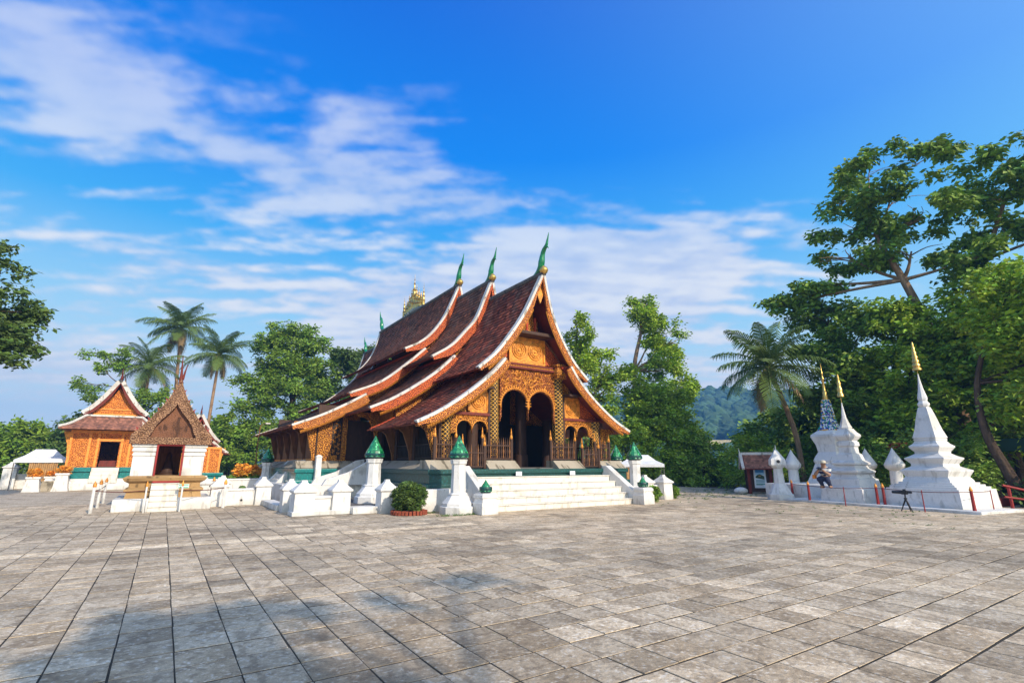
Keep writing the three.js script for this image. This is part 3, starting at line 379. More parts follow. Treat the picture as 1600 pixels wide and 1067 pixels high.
  const mp = obj('medallion_panel', [rb(C - 0.92, C + 0.92, 5.95, 7.05, ZF, ZF + 0.08, 0.01), bx(C - 0.98, C - 0.88, 5.92, 7.08, ZF, ZF + 0.13), bx(C + 0.88, C + 0.98, 5.92, 7.08, ZF, ZF + 0.13), bx(C - 0.98, C + 0.98, 7.0, 7.09, ZF, ZF + 0.125), bx(C - 0.98, C + 0.98, 5.9, 5.98, ZF, ZF + 0.125)], M.plainGold, T);
  for (const s of [-1, 1]) { obj('medallion', rings(C + s * 0.43, 6.49, ZF + 0.1, 0.36), M.plainGold, mp); obj('gable_panel', ext([[C + s * 1.05, 5.95], [C + s * 2.05, 5.95], [C + s * 1.05, 7.0]], ZF - 0.02, ZF + 0.06), M.barge, T); obj('raking_strip', plank([C + s * 2.1, 5.96, ZF + 0.1], [C + s * 1.0, 7.05, ZF + 0.1], 0.07, 0.06), M.brownWood, T); }
  obj('tie_beam', [rb(C - 1.08, C + 1.08, 7.1, 7.25, ZF - 0.1, ZF + 0.75, 0.02)], M.darkWood, T); obj('tie_beam', [rb(C - 1.7, C + 1.7, 5.5, 5.6, ZF - 0.6, ZF - 0.05, 0.02)], M.darkWood, T);
  obj('king_panel', [rb(C - 0.62, C + 0.62, 7.25, 7.95, ZF, ZF + 0.06, 0.01), rb(C - 0.36, C + 0.36, 7.95, 8.5, ZF, ZF + 0.05, 0.01)], M.gold, T); for (const s of [-1, 0, 1]) obj('king_strip', rb(C + s * 0.45 - 0.05, C + s * 0.45 + 0.05, 7.25, s ? 8.1 : 8.7, ZF + 0.04, ZF + 0.12, 0.01), M.terracotta, T);
  obj('apex_panel', ext([[C - 0.04, 9.5], [C - 0.2, 8.95], [C, 8.45], [C + 0.2, 8.95], [C + 0.04, 9.5]], -17.15, -17.09), M.plainGold, T);
  // side bays
  for (const s of [-1, 1]) {
    const X = (a) => C + s * a, flip = (p) => (s > 0 ? p : p.map(([x, y]) => [2 * C - x, y]).reverse());
    const p = [[C + 1.98, 3.5], [C + 1.98, 2.75], [C + 2.06, 2.9], ...arc(C + 2.4, 2.95, 0.33, Math.PI, 0, 12), [C + 2.75, 2.78], [C + 2.78, 2.95], ...arc(C + 3.12, 2.95, 0.33, Math.PI, 0, 12), [C + 3.5, 2.8], [C + 3.72, 2.75], [C + 3.72, 3.5]];
    const sb = obj('side_arched_screen', ext(flip(p), ZF + 0.03, ZF + 0.11), M.gold, T); const cu = []; for (let i = 0; i < 26; i++) cu.push(spiral(X(2.08 + R() * 1.6), 3.36 + R() * 0.1, ZF + 0.12, 0.05 + R() * 0.03, R() > 0.5 ? 1 : -1, R() * 6, 0.014)); for (const cx of [2.4, 3.12]) cu.push(tube(arc(X(cx), 2.95, 0.36, Math.PI, 0, 14).map(([x, y]) => [x, y, ZF + 0.11, 0.025]), 5, 1)); obj('scroll_carving', cu, M.plainGold, sb);
    obj('tie_beam', rb(Math.min(X(1.95), X(4.6)), Math.max(X(1.95), X(4.6)), 3.5, 3.62, ZF - 0.05, ZF + 0.18, 0.015), M.redWood, T);
    const m2 = obj('medallion_panel', [rb(Math.min(X(2.02), X(2.92)), Math.max(X(2.02), X(2.92)), 3.64, 4.52, ZF + 0.01, ZF + 0.08, 0.01), ...[[2.0, 2.07, 3.63, 4.55], [2.88, 2.96, 3.63, 4.55], [2.0, 2.96, 4.48, 4.56], [2.0, 2.96, 3.62, 3.69]].map(([a, b, c, d]) => bx(Math.min(X(a), X(b)), Math.max(X(a), X(b)), c, d, ZF + 0.01, ZF + 0.125))], M.plainGold, T); obj('medallion', rings(X(2.47), 4.09, ZF + 0.1, 0.31), M.plainGold, m2);
    obj('gable_panel', ext(flip([[C + 2.0, 4.62], [C + 2.9, 4.62], [C + 2.0, 5.35]]), ZF - 0.04, ZF + 0.03), M.gold, T); obj('gable_panel', ext(flip([[C + 3.02, 3.64], [C + 4.1, 3.64], [C + 3.02, 4.45]]), ZF - 0.04, ZF + 0.04), s < 0 ? M.gold : M.barge, T);
    obj('door_post', rb(X(1.98) - 0.05, X(1.98) + 0.05, 1.4, 4.6, ZF + 0.0, ZF + 0.16, 0.01), M.darkWood, T); obj('door_post', rb(X(4.16) - 0.06, X(4.16) + 0.06, 1.4, 3.5, ZF - 0.1, ZF + 0.1, 0.01), M.darkWood, T);
    obj('tie_beam', rb(Math.min(X(1.98), X(2.75)), Math.max(X(1.98), X(2.75)), 4.57, 4.66, ZF - 0.3, ZF + 0.6, 0.015), M.darkWood, T);
    // carved eave brackets along the sides
    const brk = (z, xo, yo, yb, reach, mat) => { const g = ext([[0, yb], [0.1, yb], [0.14, yb + 0.3], [0.26, yb + 0.65], [0.44, yo - 0.35], [0.62, yo - 0.22], [reach - 0.12, yo - 0.2], [reach, yo - 0.04], [reach - 0.05, yo], [0, yo]].map(([x, y]) => [s * (xo + x) + C, y]), z - 0.05, z + 0.05, [], 0.012); const b = obj('eave_bracket', g, mat, T); obj('bracket_scroll', [spiral(C + s * (xo + reach * 0.55), yo - 0.2, z + 0.06, 0.12, s, 0, 0.02), spiral(C + s * (xo + 0.16), yb + 0.5, z + 0.06, 0.08, -s, 2, 0.018), plank([C + s * (xo + 0.05), yb, z + 0.06], [C + s * (xo + 0.05), yo, z + 0.06], 0.07, 0.05)], mat, b); };
    brk(ZF, 4.3, 3.2, 1.75, 0.95, M.gold); for (const z of [-20.2, -22.2]) brk(z, 4.4, 3.2, 1.75, 0.9, M.brownWood); brk(-24.0, 4.6, 3.95, 2.6, 1.05, M.gold);
    brk(-25.85, 6.98, 3.55, 1.75, 1.05, M.gold); for (const z of [-27.8, -29.8, -31.8, -33.8, -35.8]) brk(z, 6.98, 3.5, 1.75, 1.0, M.brownWood);
    // side colonnade of the porch, with a dark spindle screen
    for (const z of [-20.2, -22.2, -24.2]) obj('porch_post', stack([[1.4, 0.17], [3.3, 0.15], [3.5, 0.2]], 8, X(4.3), z), M.darkWood, T);
    obj('wall_plate', [rb(X(4.3) - 0.1, X(4.3) + 0.1, 3.3, 3.48, -25.6, -18.1, 0.02)], M.darkWood, T); obj('porch_wall', [bx(X(4.32) - 0.05, X(4.32) + 0.05, 3.48, 4.35, -25.6, -22.7)], M.gold, T);
    const scrn = sub('spindle_screen', T); for (const y of [1.78, 2.32]) obj('rail', rb(X(4.3) - 0.04, X(4.3) + 0.04, y, y + 0.06, -22.1, -18.4, 0.01), M.blackLacquer, scrn);
    const sg = uvm(strip(lathe([[0, 0.02], [0.1, 0.03], [0.25, 0.018], [0.5, 0.03], [0.6, 0.015], [0.8, 0.02], [0.95, 0.004]], 0, 0, 6))); for (let i = 0; i < 24; i++) piece('spindle', sg, M.blackLacquer, scrn, X(4.3), 1.74, -18.55 - i * 0.148);
    obj('inner_column', stack([[1.4, 0.34], [2.0, 0.33], [2.02, 0.27], [5.4, 0.25]], 12, X(1.35), -20.6), M.darkWood, T); obj('inner_column', stack([[1.4, 0.3], [3.7, 0.25]], 10, X(3.0), -20.6), M.darkWood, T);
  }
  // inner wall with doors, main hall walls
  obj('inner_wall', [bx(C - 4.2, C - 0.75, 1.42, 3.55, -22.2, -22.0), bx(C + 0.75, C + 4.2, 1.42, 3.55, -22.2, -22.0), bx(C - 1.65, C - 0.75, 3.55, 5.6, -22.2, -22.0), bx(C + 0.75, C + 1.65, 3.55, 5.6, -22.2, -22.0), bx(C - 0.75, C + 0.75, 3.9, 5.6, -22.2, -22.0), bx(C - 1.6, C + 1.6, 5.6, 6.2, -22.2, -22.0)], M.blackLacquer, T);
  obj('porch_ceiling', [bx(C - 1.8, C + 1.8, 5.62, 5.7, -22.0, -18.3)], M.darkWood, T);
  obj('hall_wall', [bx(C - 6.95, C - 5.5, 1.44, 4.4, -26.0, -25.8), bx(C + 5.5, C + 6.95, 1.44, 4.4, -26.0, -25.8), bx(C - 4.3, C + 4.3, 1.44, 4.4, -26.0, -25.8), bx(C - 7.0, C - 6.85, 1.44, 4.05, -36.4, -25.99), bx(C + 6.85, C + 7.0, 1.44, 4.05, -36.4, -25.99), bx(C - 6.95, C + 6.95, 1.44, 4.4, -36.5, -36.4)], M.darkWood, T);
  for (const s of [-1, 1]) {
    const q = (a, b, y0, y1, z0, z1) => rb(Math.min(C + s * a, C + s * b), Math.max(C + s * a, C + s * b), y0, y1, z0, z1, 0.01);
    const pn = obj('gilded_wall_panel', [q(5.95, 6.9, 1.75, 3.7, -25.8, -25.74), q(5.55, 5.78, 1.5, 3.9, -25.8, -25.68), q(5.5, 6.95, 1.6, 1.78, -25.8, -25.7)], M.gold, T);
    const fig = [q(5.83, 6.25, 2.0, 3.6, -25.78, -25.72)]; obj('dark_inset', fig, M.blackLacquer, pn); const fg = []; for (let i = 0; i < 20; i++) fg.push(spiral(C + s * (5.93 + (i % 2) * 0.2), 2.12 + Math.floor(i / 2) * 0.15, -25.7, 0.075, i % 2 ? 1 : -1, i, 0.022)); obj('gilt_figure', fg, M.plainGold, pn);
    obj('hall_door', [q(4.3, 5.5, 1.44, 3.7, -25.95, -25.9)], M.darkWood, T);
    // low beams and braces on the hall's flank
    for (let i = 0; i < 5; i++) { const z = -26.8 - i * 2; obj('flank_panel', [bx(C + s * 6.99 - 0.03, C + s * 6.99 + 0.03, 1.8, 3.3, z - 0.75, z + 0.75)], M.brownWood, T); }
    obj('wall_rail', [q(6.96, 7.08, 1.72, 1.84, -36.3, -25.85)], M.plainGold, T);
  }
  // walls closing the aisles under the lower tiers, cut to the slope above them
  const aisle = (S, z, wMax, yLow) => { for (const sd of [-1, 1]) { const L = S.P.filter((p) => p.w < wMax).map((p) => [C + sd * (p.w - p.n[0] * 0.12), p.y - p.n[1] * 0.12]); const q = [...L, [L[L.length - 1][0], yLow], [L[0][0], yLow]]; obj('aisle_wall', ext(q, z - 0.12, z), M.gold, T); } };
  aisle(S2L, -22.25, 4.6, 3.5); aisle(S3M, -26.02, 5.2, 4.6); aisle(S3L, -26.02, 6.9, 3.6); aisle(S2L, -25.6, 4.6, 3.5); aisle(S1L, -22.15, 4.3, 3.3);
  // front fence of turned spindles
  const spin = uvm(strip(lathe([[0, 0.026], [0.08, 0.036], [0.16, 0.022], [0.3, 0.042], [0.42, 0.022], [0.54, 0.034], [0.58, 0.024], [0.64, 0.034], [0.7, 0.018], [0.86, 0.004]], 0, 0, 7)));
  const postTop = uvm(strip(stack([[0.86, 0.045], [0.92, 0.055], [0.98, 0.04], [1.3, 0.006]], 6))), postBody = uvm(strip(bx(-0.05, 0.05, 0, 0.86, -0.05, 0.05)));
  const fence = (x0, x1, z, y, n) => { const f = sub('fence_panel', T); for (const x of [x0, x1]) { piece('fence_post', postBody, M.darkWood, f, x, y, z); piece('gilt_post_tip', postTop, M.plainGold, f, x, y, z); } for (const yy of [0.04, 0.56]) obj('rail', rb(x0 + 0.051, x1 - 0.051, y + yy, y + yy + 0.055, z - 0.03, z + 0.03, 0.008), M.darkWood, f); for (let i = 0; i < n; i++) piece('fence_spindle', spin, i % 3 ? M.darkWood : M.brownWood, f, lerp(x0, x1, (i + 0.8) / (n + 0.6)), y + 0.06, z); };
  for (const s of [-1, 1]) { const a = (p, q) => [Math.min(C + s * p, C + s * q), Math.max(C + s * p, C + s * q)]; fence(...a(1.03, 2.42), -17.85, 1.73, 13); fence(...a(2.52, 3.5), -17.5, 1.42, 9); fence(...a(3.6, 4.5), -17.85, 1.73, 8); }
  // side stairs on the left and right flanks, climbing towards the hall
  for (const s of [-1, 1]) {
    const X = (a) => C + s * a, ss = sub('side_stairs', T);
    for (let k = 0; k < 6; k++) obj('step', rb(Math.min(X(4.9), X(7.0 - 0.33 * k)), Math.max(X(4.9), X(7.0 - 0.33 * k)), k * 0.23, (k + 1) * 0.23 - 0.002, -24.5, -22.9, 0.012), M.whiteStep, ss);
    for (const z of [-22.85, -24.75]) obj('stair_cheek', ext([[7.25, 0.72], [7.1, 0.95], [6.2, 1.22], [5.3, 1.72], [4.95, 1.78], [4.95, 0.72]].map(([x, y]) => [X(x), y]), z - 0.12, z + 0.12, [], 0.02), M.white, ss);
    obj('cheek_post', stack([[0.7, 0.13], [1.85, 0.12], [1.92, 0.14], [2.0, 0.05]], 4, X(6.95), -25.05), M.white, ss);
    const s2 = sub('side_stairs', T); for (const z of [-27.2, -29.4]) obj('stair_cheek', ext([[9.1, 0], [9.0, 0.2], [8.4, 0.62], [7.45, 1.74], [6.95, 1.8], [6.95, 0]].map(([x, y]) => [X(x), y]), z - 0.14, z + 0.14, [], 0.02), M.white, s2); for (let k = 0; k < 7; k++) obj('step', rb(Math.min(X(7.1), X(9.0 - 0.25 * k)), Math.max(X(7.1), X(9.0 - 0.25 * k)), k * 0.22, (k + 1) * 0.22 - 0.002, -29.24, -27.36, 0.012), M.whiteStep, s2);
  }
}

// ------------------------------------------------------------------ lotus-bud pillars
const budProf = (y, r, h) => [[y, r * 0.7], [y + h * 0.06, r * 0.92], [y + h * 0.15, r], [y + h * 0.28, r * 0.92], [y + h * 0.46, r * 0.68], [y + h * 0.66, r * 0.42], [y + h * 0.84, r * 0.2], [y + h, 0.004]];
function bud(parent, x, y, z, r, h) {
  const b = obj('lotus_bud', stack(budProf(y + 0.05, r, h), 12, x, z), M.bud, parent), pet = [];
  for (let k = 0; k < 3; k++) for (let i = 0; i < 9; i++) { const a = (i + k * 0.5) / 9 * 6.283, t = 0.06 + k * 0.17, rr = r * (k === 0 ? 0.93 : k === 1 ? 0.76 : 0.52), g = new THREE.ConeGeometry(r * 0.27, h * 0.34, 4, 1).scale(1, 1, 0.35); g.rotateX(-0.3 - k * 0.08).translate(0, y + 0.05 + h * (t + 0.12), rr).rotateY(a).translate(x, 0, z); pet.push(g); }
  obj('bud_petals', pet, M.bud, b); obj('bud_collar', stack([[y, r * 0.72], [y + 0.06, r * 1.02], [y + 0.16, r * 1.08], [y + 0.2, r * 1.0]], 12, x, z), M.teal, b);
}
function bigPillar(x, z, label, k = 1, y0 = 0, top = 1.74) {
  const t = thing('lotus_bud_pillar', label, 'pillar', [x, y0, z], 'lotus bud pillars round the temple');
  obj('pillar_base', stack([[y0, 0.56 * k], [y0 + 0.22, 0.56 * k], [y0 + 0.25, 0.5 * k], [y0 + 0.33, 0.5 * k], [y0 + 0.42, 0.42 * k], [y0 + 0.58, 0.3 * k], [y0 + 0.62, 0.31 * k], [y0 + 0.66, 0.25 * k]], 8, x, z), M.white, t);
  obj('pillar_shaft', stack([[y0 + 0.66, 0.235 * k], [top - 0.18, 0.215 * k], [top - 0.14, 0.25 * k], [top - 0.06, 0.26 * k], [top, 0.28 * k]], 8, x, z), M.white, t); bud(t, x, top, z, 0.31 * k, 0.76 * k);
}
bigPillar(8.32, -15.72, 'tall white pillar with green lotus bud beside left end of front steps');
bigPillar(17.1, -16.0, 'tall white pillar with green lotus bud beside right end of front steps');
bigPillar(6.62, -19.3, 'tall white pillar with large green lotus bud beside left side stairs', 1.08, 0.2, 1.78);
bigPillar(4.64, -30.65, 'distant white pillar with green lotus bud near orange flowers', 0.95, 0.3, 1.66);
bigPillar(19.3, -19.3, 'white pillar with green lotus bud behind right fence end', 1.0, 0.2, 1.74);
for (const [x, z, l] of [[8.95, -14.98, 'short white pedestal with green bud at left foot of front steps'], [16.5, -15.05, 'short white pedestal with green bud at right foot of front steps']]) {
  const t = thing('bud_pedestal', l, 'pedestal', [x, 0, z], 'short bud pedestals at the foot of the steps');
  obj('pedestal_block', [rb(x - 0.31, x + 0.31, 0, 0.36, z - 0.31, z + 0.31, 0.02), stack([[0.36, 0.29], [0.44, 0.26], [0.5, 0.26], [0.52, 0.29], [0.6, 0.29], [0.66, 0.24]], 4, x, z)], M.white, t); bud(t, x, 0.66, z, 0.2, 0.38);
}

// ------------------------------------------------------------------ low white compound walls
function wallPost(parent, x, z, w = 0.29, h = 0.72) { obj('wall_post', [stack([[0, w], [h - 0.04, w * 0.97]], 4, x, z), stack([[h - 0.04, w * 1.0], [h, w * 1.16], [h + 0.05, w * 1.16], [h + 0.12, w * 0.9], [h + 0.27, w * 0.36], [h + 0.3, w * 0.3], [h + 0.36, w * 0.26]], 4, x, z)], M.white, parent); }
function wallPanel(parent, x0, x1, z0, z1, h = 0.5) { obj('wall_panel', [rb(x0, x1, 0, h, z0, z1, 0.02), rb(x0, x1, h - 0.005, h + 0.09, z0 - 0.04, z1 + 0.04, 0.03)], M.white, parent); }
{
  const t = thing('compound_wall', 'low white wall with pyramid capped posts at left of the temple', 'wall', [4, 0, -20]);
  wallPost(t, 3.86, -17.86, 0.31); wallPost(t, 5.02, -17.86, 0.29); wallPost(t, 6.42, -17.3, 0.27); wallPanel(t, 4.17, 4.73, -17.98, -17.74); obj('wall_foot', [rb(3.5, 5.34, 0, 0.14, -18.2, -17.5, 0.02), rb(5.31, 6.15, 0, 0.22, -17.9, -17.25, 0.02)], M.white, t);
  wallPanel(t, 3.74, 3.98, -19.3, -18.17); wallPost(t, 3.8, -19.6, 0.27); obj('wall_kerb', [rb(3.45, 3.9, 0, 0.2, -23.2, -19.9, 0.02)], M.white, t); wallPost(t, 3.5, -23.5, 0.28);
  wallPanel(t, 2.22, 3.22, -23.72, -23.44, 0.56); wallPost(t, 1.95, -23.6, 0.29); wallPost(t, 1.62, -27.2, 0.29); wallPost(t, 2.35, -27.2, 0.29); wallPanel(t, 1.85, 5.2, -31.3, -31.0, 0.75);
  obj('drain_hole', new THREE.CircleGeometry(0.045, 14).translate(2.75, 0.2, -23.436), M.black, t);
  obj('landing_slab', [rb(4.3, 7.3, 0.0, 0.2, -22.8, -18.21, 0.02)], M.greyStone, t);
  const r = thing('compound_wall', 'low white wall with two capped posts right of the front steps', 'wall', [19.2, 0, -17]);
  wallPost(r, 18.55, -16.8, 0.29, 0.74); wallPost(r, 19.5, -16.55, 0.3, 0.74); wallPost(r, 18.2, -18.3, 0.28, 0.74); wallPanel(r, 18.84, 19.2, -16.85, -16.6, 0.56);
}

// ------------------------------------------------------------------ foliage
function leafGeo(n, size, spread, seed, droop = 0.3) {
  const R = rng(seed), pos = [];
  for (let i = 0; i < n; i++) {
    const c = V(R() - 0.5, (R() - 0.5) * 0.7, R() - 0.5).multiplyScalar(spread * 2), a = R() * 6.283, L = size * (0.7 + R() * 0.6), W = L * 0.27, d = V(Math.cos(a), -droop + (R() - 0.5) * 0.9, Math.sin(a)).normalize(), sd = d.clone().cross(V((R() - 0.5) * 2.6, 1, (R() - 0.5) * 2.6)).normalize(), up = sd.clone().cross(d);
    const A = c, B = c.clone().addScaledVector(d, L * 0.5).addScaledVector(sd, W).addScaledVector(up, L * 0.07), D = c.clone().addScaledVector(d, L * 0.5).addScaledVector(sd, -W).addScaledVector(up, L * 0.07), E = c.clone().addScaledVector(d, L);
    for (const t of [[A, B, E], [A, E, D]]) for (const v of t) pos.push(v.x, v.y, v.z);
  }
  const g = new THREE.BufferGeometry(); g.setAttribute('position', new THREE.Float32BufferAttribute(pos, 3)); g.computeVertexNormals(); return uvm(g);
}
const CL = [leafGeo(12, 0.25, 0.3, 1), leafGeo(12, 0.22, 0.26, 2), leafGeo(14, 0.36, 0.36, 3, 0.5)], BUSHL = leafGeo(16, 0.075, 0.07, 4, -0.3);
// clumps of leaves through ellipsoids [x,y,z,rx,ry,rz,clumps]; gaps follow a coarse 3-D noise
function crown(parent, blobs, mat, seed, o = {}) {
  const R = rng(seed), og_ = og(parent), mt = new THREE.Matrix4(), ms = [], cs = [], q = new THREE.Quaternion(), e = new THREE.Euler(), f = o.freq ?? 0.55, sc = o.scale ?? 1;
  const gs = () => (R() + R() + R() - 1.5) * 0.9, sp = o.spray ?? 0.5, per = o.per ?? 11, gr = o.grow ?? 1.2;
  for (const [x, y, z, rx, ry, rz, n0] of blobs) for (let i = 0, n = Math.ceil(n0 * (o.more ?? 1.9)), tries = 0, left = 0, sx, sy, sz; i < n && tries < n * 8; tries++) {
    if (left-- <= 0) { const u = R() * 2 - 1, a = R() * 6.283, s = Math.sqrt(1 - u * u), r = Math.pow(R(), 0.45); sx = x + s * Math.cos(a) * r * rx * gr; sy = y + u * r * ry * gr; sz = z + s * Math.sin(a) * r * rz * gr; left = Math.floor(per * (0.4 + R() * 1.2)); if (o.gap && n3(sx * f + 40, sy * f * 1.4 + 10, sz * f + 40, seed) < o.gap) { left = 0; continue; } }
    const px = sx + gs() * sp, py = sy + gs() * sp * 0.55, pz = sz + gs() * sp;
    e.set((R() - 0.5) * 0.9, R() * 6.283, (R() - 0.5) * 0.9); q.setFromEuler(e); const k = sc * (0.7 + R() * 0.7);
    mt.compose(V(px - og_.x, py - og_.y, pz - og_.z), q, V(k, k, k)); ms.push(mt.clone()); const v = 0.7 + R() * 0.65, w = (R() - 0.5) * 0.35; cs.push(new THREE.Color().setRGB(v * (1 + w), v, v * (1 - w * 0.4))); i++;
  }
  const m = new THREE.InstancedMesh(o.geo ?? CL[0], mat, ms.length); ms.forEach((x, i) => { m.setMatrixAt(i, x); m.setColorAt(i, cs[i]); }); m.name = o.name ?? 'crown'; m.userData.kind = 'stuff'; m.castShadow = m.receiveShadow = true; parent.add(m); return m;
}
function tree(name, label, group, trunk, blobs, mat, seed, o = {}) {
  const b = trunk[0], t = thing(name, label, o.cat ?? 'tree', [b[0], b[1], b[2]], group), R = rng(seed + 500), g = [tube(trunk, 9, 4)];
  for (const bl of blobs) {
    let best = trunk[trunk.length - 1], bd = 1e9; for (const p of trunk.slice(1)) { const d = Math.hypot(p[0] - bl[0], (p[1] - bl[1] + bl[4] * 0.7), p[2] - bl[2]); if (d < bd && p[1] < bl[1] + 0.5) { bd = d; best = p; } }
    if (bd > 1e8) { best = trunk[1]; } bd = Math.hypot(best[0] - bl[0], best[1] - bl[1], best[2] - bl[2]);
    const r0 = Math.min(best[3] * 0.62, 0.06 + 0.035 * Math.max(bl[3], bl[5])), mid = [lerp(best[0], bl[0], 0.5) + (R() - 0.5) * bd * 0.12, lerp(best[1], bl[1], 0.42), lerp(best[2], bl[2], 0.5) + (R() - 0.5) * bd * 0.12];
    g.push(tube([[best[0], best[1], best[2], r0], [...mid, r0 * 0.7], [bl[0], bl[1], bl[2], r0 * 0.34]], 6, 4));
    for (let i = 0; i < (o.twigs ?? 6); i++) { const a = R() * 6.283, u = R() * 1.3 - 0.5, k = 0.55 + R() * 0.4, e = [bl[0] + Math.cos(a) * bl[3] * k, bl[1] + u * bl[4] * k, bl[2] + Math.sin(a) * bl[5] * k], f = R() * 0.6 + 0.3; g.push(tube([[lerp(mid[0], bl[0], f), lerp(mid[1], bl[1], f), lerp(mid[2], bl[2], f), r0 * 0.36], [lerp(bl[0], e[0], 0.5), lerp(bl[1], e[1], 0.4), lerp(bl[2], e[2], 0.5), r0 * 0.22], [...e, 0.012]], 5, 3)); }
  }
  obj('trunk', g, o.bark ?? M.bark, t); crown(t, blobs, mat, seed, o); return t;
}
function palm(label, base, top, n, len, seed, o = {}) {
  const t = thing('coconut_palm', label, 'palm tree', [base[0], base[1], base[2]], 'coconut palms'), R = rng(seed), mid = [lerp(base[0], top[0], 0.5) + (o.bend?.[0] ?? 0), lerp(base[1], top[1], 0.5), lerp(base[2], top[2], 0.5) + (o.bend?.[1] ?? 0)], r = o.r ?? 0.2;
  obj('trunk', tube([[...base, r * 1.5], [lerp(base[0], mid[0], 0.3), lerp(base[1], mid[1], 0.3), lerp(base[2], mid[2], 0.3), r * 1.08], [...mid, r], [...top, r * 0.8]], 10, 6), M.paleBark, t);
  for (let i = 0; i < n; i++) {
    const dry = i >= n - (o.dry ?? 2), a = i * 2.39996 + R() * 0.5, el = dry ? -0.5 - R() * 0.7 : lerp(1.48, -0.75, Math.pow(i / n, 0.85)) + (R() - 0.5) * 0.25, L = len * (dry ? 0.75 : 0.82 + R() * 0.3), dr = (dry ? 0.7 : 0.75 + R() * 0.5), P = [], N = 14; let px = top[0], py = top[1], pz = top[2], e = el; const ca = Math.cos(a), sa = Math.sin(a);
    for (let k = 0; k <= N; k++) { P.push(V(px, py, pz)); const d = L / N; px += Math.cos(e) * ca * d; pz += Math.cos(e) * sa * d; py += Math.sin(e) * d; e -= dr / N * (0.5 + 1.1 * k / N); if (e < -1.5) e = -1.5; }
    const curve = new THREE.CatmullRomCurve3(P), g = [tube(P.filter((_, k) => k % 2 === 0).map((v, k) => [v.x, v.y, v.z, 0.05 * (1 - k / 7.5) + 0.008]), 4, 2)], pos = [], m = 30, side = V(-sa, 0, ca), tw = (R() - 0.5) * 0.9;
    for (let k = 0; k < m; k++) { const s = 0.1 + 0.89 * k / (m - 1), p = curve.getPoint(s), tg = curve.getTangent(s), up = side.clone().cross(tg).normalize(), l = len * (dry ? 0.2 : 0.29) * Math.sin(Math.PI * (0.16 + 0.8 * Math.pow(s, 0.8))) * (0.85 + R() * 0.3) + 0.12; for (const q of [-1, 1]) { const d = side.clone().multiplyScalar(q * Math.cos(tw * q * 0.5)).addScaledVector(tg, 0.62).addScaledVector(up, 0.18 + (R() - 0.5) * 0.25 + tw * q * 0.4).normalize(), w = tg.clone().multiplyScalar(0.034 * len / 3), m1 = p.clone().addScaledVector(d, l * 0.55), e1 = p.clone().addScaledVector(d, l * 0.92); m1.y -= l * 0.12; e1.y -= l * (0.5 + R() * 0.3); const a1 = p.clone().sub(w), a2 = p.clone().add(w), b1 = m1.clone().sub(w), b2 = m1.clone().add(w); for (const v of [a1, a2, b2, a1, b2, b1, b1, b2, e1]) pos.push(v.x, v.y, v.z); } }
    const lf = new THREE.BufferGeometry(); lf.setAttribute('position', new THREE.Float32BufferAttribute(pos, 3)); lf.computeVertexNormals(); g.push(lf); obj('frond', g, dry ? M.frondDry : M.leafPalm, t, dry ? 'dry brown hanging frond' : undefined);
  }
  const nut = uvm(strip(new THREE.SphereGeometry(0.14, 9, 7).scale(1, 1.2, 1))); for (let i = 0; i < 7; i++) piece('coconut', nut, M.brownWood, t, top[0] + Math.cos(i * 0.9) * 0.26, top[1] - 0.3 - (i % 2) * 0.14, top[2] + Math.sin(i * 0.9) * 0.26);
  return t;
}

std('tympanum', { map: plaster([128, 86, 62], 47, 1), bumpMap: brownPair[1], bumpScale: 0.01, roughness: 0.9 });
